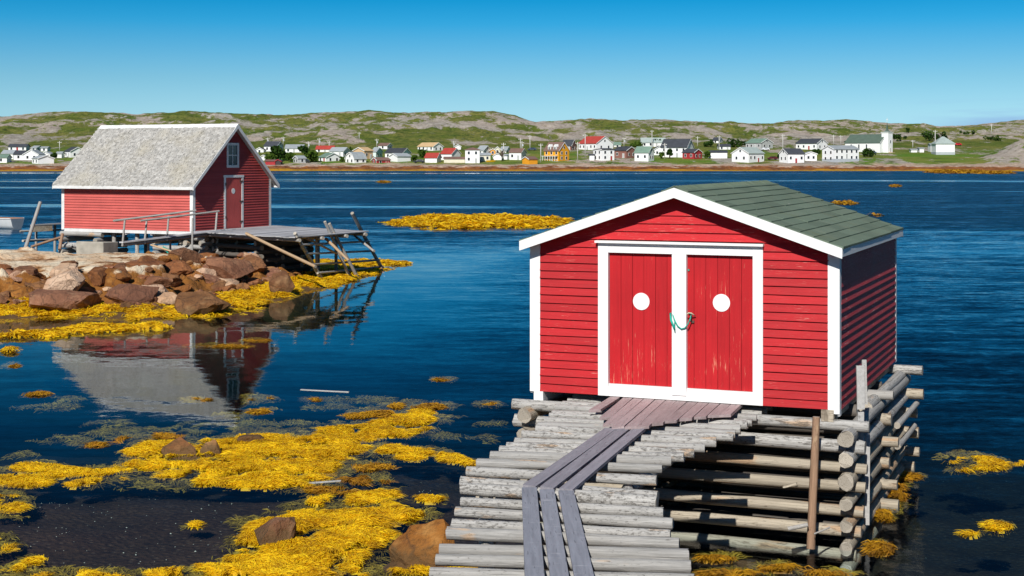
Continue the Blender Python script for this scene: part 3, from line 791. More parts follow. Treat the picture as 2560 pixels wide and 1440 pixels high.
def weed_field(name, label, ell, zbase, bh, per_m2, blen, bw, mat, seed, cell, mound=True, zfun=None, frac=0.55, jitter=1.0):
    """rockweed: a lumpy mat of fronds over the area of the given photo-space ovals (cx, cy, rx, ry), lying at height zbase"""
    E = np.array([e[:4] for e in ell], float)
    SL = np.array([e[4] if len(e) > 4 else 0.0 for e in ell], float)
    def field(x, y):
        s = FPX / y
        px, py = 1280 + x * s, HROW + (CAMZ - (zfun(x, y) if zfun and zbase > 0 else zbase)) * s
        best = np.full(x.shape, -9.0)
        for (cx, cy, rx, ry), sl in zip(E, SL):
            best = np.maximum(best, 1 - ((px - cx) / rx) ** 2 - ((py - cy - sl * (px - cx)) / ry) ** 2)
        n = fbm(x * 1.3 / jitter, y * 0.9 / jitter, 4, seed, 0.6) - 0.5
        hole = np.clip((fbm(x * 2.4 / jitter, y * 1.7 / jitter, 4, seed + 120, 0.6) - 0.53) * 9, 0, 1.3)
        return np.minimum(best, 0.62) - hole + n * 1.7 + (fbm(x * 4.5 / jitter, y * 3.2 / jitter, 3, seed + 70) - 0.5) * 0.9
    c = [W(e[0] + sx * e[2] * 1.2, e[1] + sy * e[3] * 1.25, zbase) for e in ell for sx in (-1, 1) for sy in (-1, 1)]
    x0, x1 = min(p.x for p in c), max(p.x for p in c); y0, y1 = min(p.y for p in c), max(p.y for p in c)
    zf = zfun or (lambda x, y: np.full(np.shape(x), zbase))
    def top(x, y, f):
        lump = fbm(x * 3.0, y * 2.4, 3, seed + 5)
        return zf(x, y) + bh * np.clip(f, 0, 1) ** 0.6 * (0.25 + 1.5 * lump)
    o = None
    if mound:
        nx, ny = max(8, int((x1 - x0) / cell)), max(8, int((y1 - y0) / cell))
        gx, gy = np.meshgrid(np.linspace(x0, x1, nx), np.linspace(y0, y1, ny))
        f = field(gx, gy)
        gz = np.where(f > 0.30, top(gx, gy, f - .12) - 0.014, zf(gx, gy) - 0.05)
        V = np.stack([gx.ravel(), gy.ravel(), gz.ravel()], 1)
        i = np.arange((ny - 1) * (nx - 1)); a = (i // (nx - 1)) * nx + i % (nx - 1)
        F = np.stack([a, a + 1, a + nx + 1, a + nx], 1)
        keep = (f.ravel()[F] > 0.30).sum(1) >= 2
        F = F[keep]
        us, inv = np.unique(F, return_inverse=True)
        V, F = V[us], inv.reshape(F.shape)
        tone = 0.15 + 0.35 * fbm(V[:, 0] * 9, V[:, 1] * 9, 3, seed + 3)
        o = link(name, fast_mesh(name, V, F, [mat], {'tone': tone}, smooth=True))
    n = int((x1 - x0) * (y1 - y0) * per_m2)
    bx, by = RNG.uniform(x0, x1, n), RNG.uniform(y0, y1, n)
    f = field(bx, by)
    k = f > -0.10 + 0.45 * RNG.random(n) ** 1.5
    bx, by, f = bx[k], by[k], f[k]
    n = len(bx)
    bz = top(bx, by, f - .12) - 0.01 - 0.05 * np.clip(0.2 - f, 0, .3)
    dirn = fbm(bx * 0.9, by * 0.9, 2, seed + 9) * 4 * PI + RNG.normal(0, 0.6, n)
    L = blen * RNG.uniform(0.5, 1.4, n)
    up = RNG.uniform(0.0, 0.42, n) * L * frac
    w = bw * RNG.uniform(0.6, 1.4, n)
    cx, sx = np.cos(dirn), np.sin(dirn)
    side = np.stack([-sx * w, cx * w, RNG.normal(0, .4, n) * w], 1)
    P0 = np.stack([bx, by, bz], 1)
    P1 = P0 + np.stack([cx * L * .45, sx * L * .45, up], 1)
    P2 = P0 + np.stack([cx * L, sx * L, up * RNG.uniform(-.4, .8, n)], 1)
    V = np.stack([P0 - side, P0 + side, P1 - side, P1 + side, P2 - side * .4, P2 + side * .4], 1).reshape(-1, 3)
    b0 = np.arange(n) * 6
    F = np.concatenate([np.stack([b0, b0 + 1, b0 + 3, b0 + 2], 1), np.stack([b0 + 2, b0 + 3, b0 + 5, b0 + 4], 1)])
    tone = np.repeat(np.clip(RNG.normal(0.6, 0.26, n) - 0.35 * (f < .3) + 1.3 * (fbm(bx * 2.2 / jitter, by * 1.6 / jitter, 3, seed + 33) - .5), 0, 1), 6)
    o2 = link('fronds' if o is not None else name, fast_mesh('fronds', V, F, [mat], {'tone': tone}, smooth=False), o)
    if o is not None: o2['kind'] = 'stuff'
    return tag(o or o2, label, 'seaweed', kind='stuff')

M['weed_olive'] = m_weed('olive_rockweed', (0.20, 0.14, 0.025), (0.46, 0.33, 0.04), (0.10, 0.065, 0.02))
HALO = []
def grow(ell, k=1.16, ky=1.35): return [(e[0], e[1], e[2] * k + 8, e[3] * ky + 3) + tuple(e[4:]) for e in ell]
_wf = weed_field
def weed_field(name, label, ell, *aa, **kk):
    HALO.extend(ell)
    return _wf(name, label, ell, *aa, **kk)
weed_field('seaweed', 'wide bank of bright yellow seaweed around the pinkish rock in mid-cove',
           [(590, 1150, 250, 46, .02), (700, 1112, 240, 32, -.05), (450, 1130, 150, 26), (880, 1085, 170, 26, -.10), (1010, 1052, 85, 16, -.1), (760, 1165, 110, 48),
            (380, 1160, 100, 16), (600, 1188, 220, 24, .03), (820, 1120, 80, 26), (640, 1200, 190, 18), (1060, 1032, 40, 7)],
           0.0, 0.055, 5200, 0.10, 0.005, M['weed'], 1, 0.05)
weed_field('seaweed', 'broken strips of yellow seaweed trailing to the left edge',
           [(210, 1180, 110, 9, -.06), (50, 1200, 90, 15), (230, 1205, 70, 8, -.1), (110, 1172, 110, 6), (0, 1258, 70, 26), (90, 1165, 50, 8), (0, 1358, 45, 24), (70, 1408, 50, 13, -.25), (485, 1312, 15, 6)],
           0.0, 0.03, 5000, 0.10, 0.005, M['weed'], 2, 0.05)
weed_field('seaweed', 'nearest heap of yellow seaweed left of the log ramp',
           [(870, 1255, 115, 28), (850, 1292, 165, 34), (980, 1288, 90, 14), (690, 1312, 90, 22), (780, 1385, 200, 44), (930, 1412, 100, 38), (640, 1348, 55, 30), (880, 1340, 110, 22),
            (700, 1432, 230, 20), (500, 1438, 170, 12), (190, 1442, 130, 14), (1040, 1400, 60, 30), (940, 1236, 70, 10), (1140, 1395, 60, 20), (1150, 1440, 70, 30)],
           0.0, 0.075, 6000, 0.095, 0.0045, M['weed'], 3, 0.04)
weed_field('seaweed', 'thin yellow seaweed streak reaching toward the side of the log ramp',
           [(985, 1125, 48, 11), (1060, 1130, 60, 9), (1130, 1147, 60, 10, .25), (1030, 1143, 45, 7), (1180, 1158, 30, 8), (1070, 1246, 34, 9)],
           0.0, 0.04, 4500, 0.12, 0.006, M['weed'], 4, 0.04)
weed_field('seaweed', 'scattered brown seaweed tufts floating on the dark blue water',
           [(640, 996, 44, 7), (785, 1000, 18, 4), (330, 1098, 60, 8, -.05), (225, 1112, 38, 6), (1035, 1018, 70, 9), (1080, 1014, 45, 6), (895, 1040, 34, 6), (960, 1036, 80, 10), (985, 1050, 60, 7),
            (420, 1092, 40, 6), (90, 985, 26, 4), (660, 1030, 34, 5), (1100, 950, 24, 3), (560, 865, 70, 3), (590, 866, 40, 3), (640, 852, 30, 3), (30, 915, 14, 3), (930, 1168, 60, 9), (910, 1200, 60, 12), (830, 1225, 60, 10), (1220, 1010, 26, 3), (500, 1000, 30, 4)],
           0.0, 0.03, 2600, 0.14, 0.007, M['weed_brown'], 5, 0.06, mound=False)
weed_field('seaweed', 'floating yellow seaweed clump on open water right of the crib',
           [(2420, 1152, 55, 16), (2465, 1160, 60, 14), (2440, 1170, 50, 8), (2500, 1315, 34, 10), (2556, 1160, 24, 5), (2430, 1335, 18, 4)],
           0.0, 0.03, 3600, 0.13, 0.006, M['weed'], 6, 0.04)
weed_field('seaweed', 'brownish seaweed hanging round the foot of the log crib',
           [(2235, 1235, 26, 30), (2205, 1372, 34, 14), (2245, 1190, 20, 10), (2275, 1192, 26, 5), (2210, 1290, 20, 10), (1960, 1418, 60, 7), (1830, 1436, 90, 8), (2080, 1432, 70, 6), (1790, 1395, 50, 5)],
           0.0, 0.04, 3800, 0.12, 0.006, M['weed_brown'], 7, 0.04)
weed_field = _wf
weed_field('submerged_seaweed', 'dim olive seaweed fringe just under the water round the near yellow banks', grow(HALO), -0.07, 0.03, 1500, 0.13, 0.007, M['weed_olive'], 15, 0.06, mound=False)
def led(x, y): return np.maximum(ledge_z(x, y, False) - 0.02, 0.0)
weed_field('seaweed', 'thick yellow seaweed fringe along the foot of the rocky point',
           [(100, 772, 230, 20), (330, 776, 200, 18), (470, 776, 180, 18, -.06), (600, 750, 130, 32, -.25), (690, 726, 110, 26, -.3), (790, 700, 120, 20, -.12), (860, 680, 90, 16, -.05), (90, 757, 90, 8)],
           0.08, 0.10, 700, 0.24, 0.014, M['weed'], 8, 0.14, zfun=led)
weed_field('seaweed', 'low yellow seaweed strip in front of the rocky point',
           [(250, 824, 140, 10, -.03), (110, 839, 100, 6), (350, 820, 80, 4), (20, 878, 20, 5), (30, 840, 40, 6)],
           0.0, 0.12, 800, 0.22, 0.014, M['weed'], 9, 0.12)
weed_field('seaweed', 'yellow seaweed bed behind the slanted poles of the stage',
           [(900, 658, 90, 8), (960, 659, 70, 5), (860, 668, 80, 8), (810, 655, 50, 5)],
           0.0, 0.10, 700, 0.26, 0.016, M['weed'], 10, 0.14)
weed_field('seaweed', 'golden weed-covered reef rising from open water in mid-bay',
           [(1190, 561, 235, 12), (1180, 553, 150, 12), (1130, 562, 120, 11), (1330, 563, 120, 6), (1190, 548, 75, 8)],
           0.0, 0.42, 110, 0.5, 0.045, M['weed'], 12, 0.3, jitter=3.5)
weed_field('seaweed', 'small golden weed patch on open water behind the green roof',
           [(2110, 510, 26, 3), (2190, 541, 10, 2), (2240, 466, 12, 2), (960, 456, 14, 2)],
           0.0, 0.25, 60, 0.5, 0.06, M['weed_brown'], 13, 0.4, mound=False)
weed_field('seaweed', 'flat golden weed reef close to the far shore at the right', [(2400, 431, 75, 3), (2480, 433, 50, 2)], 0.0, 0.5, 8, 1.2, 0.2, M['weed_brown'], 23, 1.5, jitter=8)
# submerged weed, seen through the water
def sub_z(x, y): return np.maximum(seabed_z(x, y) + 0.05, -0.55) 
weed_field('submerged_seaweed', 'olive seaweed patches lying just under the clear water',
           [(370, 1082, 150, 13), (1000, 1095, 60, 12), (900, 1150, 80, 16), (330, 1205, 160, 24), (110, 1020, 90, 10), (250, 1060, 70, 9), (40, 1135, 60, 10), (480, 1060, 70, 8), (700, 1060, 90, 9),
            (900, 1000, 90, 9), (1090, 1090, 70, 10), (1230, 1060, 50, 6), (400, 1110, 120, 12), (640, 1075, 70, 9), (160, 1000, 60, 6), (150, 1100, 60, 8), (580, 1040, 80, 7), (820, 1020, 60, 7), (1190, 1100, 60, 8), (420, 1215, 60, 14)],
           -0.16, 0.04, 900, 0.16, 0.008, M['weed_olive'], 14, 0.06, mound=False)
# ------------------------------------------------------------------ logs, planks, tubes
def log_mesh(seed, m_side, m_end, n=11, k=9, taper=0.86, rough=0.07, bend=0.22):
    r = random.Random(seed)
    V, F, mi = [], [], []
    ox, oy = r.uniform(-bend, bend), r.uniform(-bend, bend)
    ph = [r.uniform(0, 6.28) for _ in range(4)]
    for j in range(k):
        t = j / (k - 1)
        cx, cy = ox * math.sin(PI * t), oy * math.sin(PI * t * 1.3)
        rr = 1 + (taper - 1) * t
        for i in range(n):
            a = 2 * PI * i / n
            q = rr * (1 + rough * math.sin(2 * a + ph[0] + 3 * t) + rough * .7 * math.sin(3 * a + ph[1] - 7 * t) + rough * .8 * math.sin(9 * t + ph[2]) + r.uniform(-.03, .03))
            tz = t
            if j == 0: tz = r.uniform(-.003, .003)
            V.append((cx + q * math.cos(a), cy + q * math.sin(a), tz))
    for j in range(k - 1):
        for i in range(n):
            F.append((j * n + i, j * n + (i + 1) % n, (j + 1) * n + (i + 1) % n, (j + 1) * n + i)); mi.append(0)
    F.append(tuple(range(n))[::-1]); mi.append(1)
    F.append(tuple(range((k - 1) * n, k * n))); mi.append(1)
    me = mesh_of('log', V, F, [m_side, m_end], mi)
    me.polygons.foreach_set('use_smooth', [m == 0 for m in mi])
    me.update()
    return me
LOGS = {}
def log_meshes(kind):
    if kind not in LOGS:
        slim = kind not in ('log', 'crib')
        LOGS[kind] = [log_mesh(hash(kind) % 97 * 0 + i * 7 + len(kind), M[kind], M['logend'], 8 if slim else 12, 8, 0.9 if slim else 0.9, 0.03 if slim else 0.045, 0.12) for i in range(7)]
    return LOGS[kind]

def log(p0, p1, r, kind='log', parent=None, name='log', flip=None):
    p0, p1 = Vector(p0), Vector(p1)
    if (random.random() < 0.5 if flip is None else flip): p0, p1 = p1, p0
    d = p1 - p0
    q = d.to_track_quat('Z', 'X')
    m = Matrix.Translation(p0) @ q.to_matrix().to_4x4() @ Matrix.Rotation(random.uniform(0, 6.28), 4, 'Z') @ Matrix.Diagonal((r, r, d.length, 1))
    return link(name, random.choice(log_meshes(kind)), parent, world=m)

def plank(p0, p1, w, th, mat, parent=None, name='plank', up=Vector((0, 0, 1)), skew0=0.0, skew1=0.0):
    """board with its own frame: x along the length"""
    p0, p1 = Vector(p0), Vector(p1)
    x = (p1 - p0); L = x.length; x.normalize()
    y = up.cross(x).normalized(); z = x.cross(y)
    m = Matrix((x, y, z)).transposed().to_4x4(); m.translation = p0
    j = lambda: random.uniform(-.006, .006)
    V = []
    for zz in (-th / 2, th / 2):
        V += [(skew0 * -w / 2 + j(), -w / 2, zz + j() * .4), (L / 2, -w / 2 + j(), zz + j() * .5), (L + skew1 * -w / 2 + j(), -w / 2, zz + j() * .4),
              (L + skew1 * w / 2 + j(), w / 2, zz + j() * .4), (L / 2, w / 2 + j(), zz + j() * .5), (skew0 * w / 2 + j(), w / 2, zz + j() * .4)]
    F = [(0, 5, 4, 1), (1, 4, 3, 2), (6, 7, 10, 11), (7, 8, 9, 10), (0, 1, 7, 6), (1, 2, 8, 7), (2, 3, 9, 8), (3, 4, 10, 9), (4, 5, 11, 10), (5, 0, 6, 11)]
    return link(name, mesh_of(name, V, F, [mat]), parent, world=m)

def tube(name, pts, r, mat, parent=None, n=6, closed=False):
    pts = [Vector(p) for p in pts]
    V, F = [], []
    for i, p in enumerate(pts):
        d = (pts[min(i + 1, len(pts) - 1)] - pts[max(i - 1, 0)]).normalized()
        q = d.to_track_quat('Z', 'X').to_matrix()
        for k in range(n):
            a = 2 * PI * k / n
            V.append(p + q @ Vector((math.cos(a) * r, math.sin(a) * r, 0)))
    for i in range(len(pts) - 1):
        for k in range(n):
            F.append((i * n + k, i * n + (k + 1) % n, (i + 1) * n + (k + 1) % n, (i + 1) * n + k))
    F.append(tuple(range(n))[::-1]); F.append(tuple(range((len(pts) - 1) * n, len(pts) * n)))
    o = link(name, mesh_of(name, V, F, [mat], smooth=True), None)
    if parent is not None:
        o.parent = parent; o.matrix_basis = wmat(parent).inverted()
    return o

# ------------------------------------------------------------------ sheds: shared pieces (u right along the front, v back, z up from the floor)
def side_map(side, WW, DD):
    return {'front': lambda a, o, z: (a, -o, z), 'right': lambda a, o, z: (WW + o, a, z),
            'left': lambda a, o, z: (-o, a, z), 'back': lambda a, o, z: (a, DD + o, z)}[side]

def clapboard(parent, top, fm, a0, a1, z0, z1, mat, a0t=None, a1t=None, tb=0.036, tt=0.006):
    j = random.uniform(-.0035, .0035); j2 = random.uniform(-.0035, .0035)
    a0t = a0 if a0t is None else a0t; a1t = a1 if a1t is None else a1t
    zb = z0 - 0.014
    P = [fm(a0, 0.0, zb + j), fm(a1, 0.0, zb + j2), fm(a1, tb + j, zb + j2), fm(a0, tb + j2, zb + j),
         fm(a0t, 0.0, z1), fm(a1t, 0.0, z1), fm(a1t, tt, z1), fm(a0t, tt, z1)]
    me = mesh_of('clapboard', P, BOXF, [mat])
    import bmesh
    bm = bmesh.new(); bm.from_mesh(me); bmesh.ops.recalc_face_normals(bm, faces=bm.faces); bm.to_mesh(me); bm.free()
    o = link('clapboard', me, parent, world=wmat(top))
    return o

def prism(name, poly, fm, o0, o1, mat, parent, top=None):
    """polygon (a, z) extruded between offsets o0 and o1 of a wall map"""
    n = len(poly)
    V = [fm(a, o0, z) for a, z in poly] + [fm(a, o1, z) for a, z in poly]
    F = [tuple(range(n)), tuple(range(n, 2 * n))[::-1]] + [(i, i + n, (i + 1) % n + n, (i + 1) % n) for i in range(n)]
    me = mesh_of(name, V, F, [mat])
    import bmesh
    bm = bmesh.new(); bm.from_mesh(me); bmesh.ops.recalc_face_normals(bm, faces=bm.faces); bm.to_mesh(me); bm.free()
    return link(name, me, parent, world=wmat(top or parent))

# ------------------------------------------------------------------ near shed
SHZ = 1.78
SA = math.atan2(-0.381, 0.924)
shed = thing('fishing_shed', 'bright red clapboard shed with white trim, double doors and green shingle roof', 'shed', (0.297, 20.86, SHZ), SA)
SW, SD = 4.254, 5.2
PK, SL = 2.83, 0.3396                       # ridge height above the floor and roof slope
def rz(u): return PK - SL * abs(u - SW / 2)
fr, rt, lf, bk = (side_map(s, SW, SD) for s in ('front', 'right', 'left', 'back'))
def SP(u, v, z): return wmat(shed) @ Vector((u, v, z - SHZ))      # absolute height z

wallpoly = [(0.02, 0.0), (SW - .02, 0.0), (SW - .02, rz(0) - .09), (SW / 2, PK - .09), (.02, rz(0) - .09)]
fw = prism('front_wall', wallpoly, fr, -0.07, -0.12, M['red'], shed)
bw_ = prism('back_wall', wallpoly, bk, -0.02, -0.08, M['red'], shed)
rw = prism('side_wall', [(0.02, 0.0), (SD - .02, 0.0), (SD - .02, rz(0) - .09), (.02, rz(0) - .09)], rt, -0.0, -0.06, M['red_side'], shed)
lw = prism('side_wall', [(0.02, 0.0), (SD - .02, 0.0), (SD - .02, rz(0) - .09), (.02, rz(0) - .09)], lf, -0.0, -0.06, M['red'], shed)
box('floor', 0.02, SW - .02, 0.02, SD - .02, -0.045, 0.0, M['board'], shed)
st_ = 0.1135
nrow = 24
DU0, DU1 = 0.985, 3.285                      # door casing outer edges
for i in range(nrow):
    z0 = -0.035 + i * st_; z1 = z0 + st_
    lim = rz(0) - .10
    def edge(z): return 0.115 if z < lim else (z - lim) / SL + 0.02
    e0, e1 = edge(z0), edge(z1)
    if z0 > PK - .12: break
    if z0 < 2.02:
        clapboard(fw, shed, fr, e0, DU0 + .004, z0, min(z1, PK), M['red'], min(e1, DU0))
        clapboard(fw, shed, fr, DU1 - .004, SW - e0, z0, min(z1, PK), M['red'], None, max(SW - e1, DU1))
    else:
        if e1 > SW / 2: e1 = SW / 2 - .01; z1 = min(z1, PK - .11)
        cut = SW * random.uniform(.3, .7) if i % 3 == 0 and e0 < 1.5 else None
        clapboard(fw, shed, fr, e0, SW - e0, z0, z1, M['red'], e1, SW - e1)
    if z0 < lim - .03:
        clapboard(rw, shed, rt, 0.10, SD - .10, z0, min(z1, lim), M['red_side'], tb=0.040)
        clapboard(lw, shed, lf, 0.10, SD - .10, z0, min(z1, lim), M['red'])
        clapboard(bw_, shed, bk, 0.10, SW - .10, z0, z1, M['red'])
# corner boards
for (u, v) in ((0, 0), (SW, 0), (SW, SD), (0, SD)):
    s = -1 if u == 0 else 1
    if v == 0:
        box('corner_board', min(u, u - s * .118) if s > 0 else u - .034, max(u, u - s * .118) if s < 0 else u + .034, -.034, -.004, -.10 if u > 0 else -.055, rz(0) - .07, M['white'], shed)
        box('corner_board', u + s * .004, u + s * .034, -.003, .10, -.13 if u > 0 else -.08, rz(0) - .08, M['white'], shed)
    else:
        box('corner_board', u + s * .004, u + s * .034, SD - .10, SD + .03, -.08, rz(0) - .08, M['white'], shed)
# door casing
box('door_casing', DU0, 1.130, -.052, .065, -.05, 2.055, M['white'], shed)
box('door_casing', 3.150, DU1, -.052, .065, -.05, 2.055, M['white'], shed)
box('door_casing', 1.131, 3.149, -.050, .065, 1.925, 2.053, M['white'], shed)
box('drip_cap', DU0 - .03, DU1 + .015, -.115, .0, 2.058, 2.088, M['white'], shed)
box('door_sill', 1.131, 3.149, -.050, .06, -.05, 0.055, M['white'], shed)
box('door_sill', 1.131, 3.149, -.030, .06, 0.058, 0.115, M['white'], shed)
box('centre_post', 2.045, 2.245, -.066, .02, 0.02, 1.922, M['white'], shed)
for d0, d1, cu in ((1.133, 2.12, 1.590), (2.17, 3.147, 2.712)):
    dr = box('door', d0, d1, .035, .062, .10, 1.925, M['red_door'], shed)
    n = 6; wj = (d1 - d0) / n
    for i in range(n):
        o = box('plank', d0 + i * wj + .0025, d0 + (i + 1) * wj - .0025, .012 + random.uniform(-.002, .002), .034, .118, 1.92, M['red_door'])
        o.parent = dr; o.matrix_basis = Matrix.Identity(4)
    r = 0.118; cz = 1.262 if cu < 2 else 1.285
    N = 32
    V = [(cu + r * math.cos(2 * PI * k / N), y, cz + r * math.sin(2 * PI * k / N)) for y in (.004, .014) for k in range(N)]
    F = [tuple(range(N)), tuple(range(N, 2 * N))[::-1]] + [(k, (k + 1) % N, (k + 1) % N + N, k + N) for k in range(N)]
    link('white_disc', mesh_of('white_disc', V, F, [M['white']]), dr)
# hasps
box('hasp', 2.262, 2.30, -.004, .012, 1.02, 1.05, M['iron'], shed)
box('hasp', 2.30, 2.34, -.012, .010, 1.00, 1.03, M['iron'], shed)
box('hasp', 2.255, 2.272, -.012, .010, 1.70, 1.725, M['rope'], shed)
# roof: deck, rake and eave boards, shingles
OV, OE = 0.23, 0.085                          # rake and eave overhang
for s in (1, -1):
    ue = SW / 2 + s * (SW / 2 + OE)
    ro = hexa('roof', [(ue, -OV, rz(ue) - .055), (SW / 2, -OV, PK - .055), (SW / 2, SD + OV, PK - .055), (ue, SD + OV, rz(ue) - .055),
                       (ue, -OV, rz(ue) - .015), (SW / 2, -OV, PK - .015), (SW / 2, SD + OV, PK - .015), (ue, SD + OV, rz(ue) - .015)], M['board'], shed)
    for vv in (-OV - .03, SD + OV):
        u_in = SW / 2
        hexa('rake_board', [(ue + s * .02, vv, rz(ue) - .145), (u_in, vv, PK - .138), (u_in, vv + .028, PK - .138), (ue + s * .02, vv + .028, rz(ue) - .145),
                            (ue + s * .02, vv, rz(ue) - .012), (u_in, vv, PK - .004), (u_in, vv + .028, PK - .004), (ue + s * .02, vv + .028, rz(ue) - .012)], M['white'], shed)
    box('eave_board', min(ue, ue + s * .022), max(ue, ue + s * .022), -OV, SD + OV, rz(ue) - .125, rz(ue) - .02, M['white'], shed)
    nc = 12
    Ls = (SW / 2 + OE + .03)
    for c in range(nc):
        ub, ut = ue + s * .03 - s * c * Ls / nc, ue + s * .03 - s * (c + 1.12) * Ls / nc
        if (ut - SW / 2) * s < 0: ut = SW / 2
        v0 = -OV - .01
        first = True
        while v0 < SD + OV:
            v1 = min(v0 + (random.uniform(.35, .9) if first else 0.92), SD + OV + .01); first = False
            if SD + OV + .01 - v1 < .12: v1 = SD + OV + .01
            e = [random.uniform(-.006, .006) for _ in range(4)]
            lift = random.uniform(.013, .019)
            zb0, zt0 = rz(ub), rz(ut)
            P = [(ub + e[0], v0 + .003, zb0 - .012), (ub + e[1], v1, zb0 - .012), (ut, v1, zt0 - .012), (ut, v0 + .003, zt0 - .012),
                 (ub + e[0], v0 + .003, zb0 + lift), (ub + e[1], v1, zb0 + lift + e[2] * .5), (ut, v1, zt0 + .001), (ut, v0 + .003, zt0 + .001)]
            if s < 0: P = [P[i] for i in (3, 2, 1, 0, 7, 6, 5, 4)]
            link('shingle', mesh_of('shingle', P, BOXF, [M['shingle_green']]), ro, world=wmat(shed))
            v0 = v1
rc0 = box('ridge_cap', SW / 2 - .02, SW / 2 + .02, -OV, SD + OV, PK - .03, PK - .001, M['shingle_green'], shed)
v0 = -OV - .012
while v0 < SD + OV - .05:
    a = .135
    P = [(SW / 2 - .14, v0, PK - SL * .14 + .012), (SW / 2, v0, PK + .026), (SW / 2 + .14, v0, PK - SL * .14 + .012), (SW / 2 - .14, v0 + .17, PK - SL * .14), (SW / 2, v0 + .17, PK + .014), (SW / 2 + .14, v0 + .17, PK - SL * .14)]
    P = [(p[0] + random.uniform(-.006, .006), p[1], p[2]) for p in P]
    P += [(p[0], p[1], p[2] - .010) for p in P]
    F = [(0, 1, 4, 3), (1, 2, 5, 4), (6, 9, 10, 7), (7, 10, 11, 8), (0, 6, 7, 1), (1, 7, 8, 2), (3, 4, 10, 9), (4, 5, 11, 10), (0, 3, 9, 6), (2, 8, 11, 5)]
    link('ridge_shingle', mesh_of('ridge_shingle', P, F, [M['shingle_green']]), rc0, world=wmat(shed))
    v0 += a
# squared sill beams under the floor
box('sill_beam', 0.03, .17, -.05, SD - .05, -.19, -.048, M['white_worn'], shed)
box('sill_beam', SW - .20, SW - .04, -.06, SD - .05, -.20, -.05, M['crib'], shed)
box('sill_beam', SW / 2 - .08, SW / 2 + .08, .3, SD - .05, -.19, -.048, M['board'], shed)

# rope across the doors
rp = thing('door_rope', 'short teal rope tied across the centre post of the double doors', 'rope', SP(2.15, -.09, SHZ + 1.0))
def RP(px, py, o=-.09):
    t = (px - 1280) / FPX
    B = wmat(shed) @ Vector((0, o, 0))
    u = (B.y * t - B.x) / (0.924 + 0.381 * t)
    p = wmat(shed) @ Vector((u, o, 0))
    return Vector((p.x, p.y, CAMZ - (py - HROW) / FPX * p.y))
tube('strand', [RP(1674, 784, 0.0), RP(1680, 782, -.05), RP(1686, 800), RP(1694, 815), RP(1703, 822), RP(1712, 820), RP(1720, 810), RP(1726, 795), RP(1728, 784, -.04), RP(1722, 785, 0)], .0085, M['rope'], rp)
tube('strand', [RP(1676, 784, -.02), RP(1677, 800), RP(1682, 812), RP(1686, 822)], .014, M['rope'], rp)
tube('strand', [RP(1687, 800), RP(1686, 815), RP(1687, 830)], .008, M['rope'], rp)
tube('strand', [RP(1716, 786), RP(1722, 782), RP(1728, 783), RP(1738, 790, -.02)], .008, M['twine'], rp)

# ------------------------------------------------------------------ log crib under the near shed
crib = thing('log_crib', 'stacked log crib standing in the water under the bright red shed', 'crib', SP(SW / 2, 2.6, 0))
def along_u(v, z, u0, u1, r=.09, kind='crib', dv=0.0):
    log(SP(u0, v + dv, z), SP(u1, v - dv, z + random.uniform(-.02, .02)), r, kind, crib, flip=False)
def along_v(u, z, v0, v1, r=.09, kind='crib'):
    log(SP(u, v0, z), SP(u + random.uniform(-.05, .05), v1, z + random.uniform(-.02, .02)), r, kind, crib, flip=False)
for z, r, e in ((1.53, .078, 4.66), (1.29, .092, 4.62), (1.01, .074, 4.64), (0.73, .076, 4.62), (0.44, .084, 4.60), (0.17, .080, 4.56), (-.12, .08, 4.5)):
    along_u(-.02, z, -0.28 if z > 1.2 else -0.1, e, r, 'log' if z > 1.2 or random.random() < .3 else 'crib', random.uniform(-.03, .03))
for z, r in ((1.42, .105), (1.15, .10), (0.87, .105), (0.585, .085), (0.305, .082), (0.02, .085), (-.26, .09)):
    along_v(4.42, z, -.34, 5.35, r, 'log' if z > 1 else 'crib')
    along_v(-.02, z, -.30, 5.35, r)
    if z < 1.2: along_v(1.6, z, -.22, 5.2, r)
for v, zs in ((2.35, (1.585, 1.26, .94, .62, .32, .02)), (5.02, (1.60, 1.22, .90, .61, .32, .03))):
    for z in zs:
        along_u(v, z, -.3, random.uniform(4.58, 4.74), random.uniform(.075, .10), 'log' if z > 1.5 else 'crib', random.uniform(-.04, .04))
along_v(4.36, 1.52, 1.6, 5.3, .09, 'log')
for v, zs in ((.55, (1.40, 1.16, .88, .60, .31, .04)), (1.2, (1.52, 1.28, 1.02, .74, .46, .18)), (3.6, (1.50, 1.22, .95, .68, .41, .14))):  # added inner rows in a darkened colour, to blacken the shaded gaps
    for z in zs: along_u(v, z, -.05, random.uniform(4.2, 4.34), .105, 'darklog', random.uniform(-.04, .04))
along_v(4.62, .76, 2.9, 4.8, .05, 'pole'); along_v(4.6, 1.05, 3.0, 5.2, .05, 'pole')
log(DP(2027, 1372, 18.85), DP(2041, 1042, 18.95), .055, 'brownpole', crib, 'post', flip=False)
for (x0, y0, x1, y1, Yd, w) in ((2150, 915, 2152, 1022, 19.45, .10), (2160, 899, 2163, 1010, 19.55, .06), (2169, 1085, 2167, 1312, 19.4, .06), (2152, 1030, 2152, 1110, 19.3, .08)):
    p0, p1 = DP(x0, y0, Yd), DP(x1, y1, Yd)
    plank(p0, p1, w, .03, M['board'], crib, 'board', up=Vector((0, -1, 0.2)))
# small driftwood caught on the crib
plank(DP(1958, 1218, 19.3), DP(1992, 1208, 19.25), .06, .02, M['crib'], crib, 'driftwood')
log(DP(1970, 1322, 18.8), DP(2020, 1312, 18.75), .03, 'pole', crib, 'driftwood')
log(DP(2035, 1335, 18.7), DP(2075, 1318, 18.75), .012, 'pole', crib, 'driftwood')

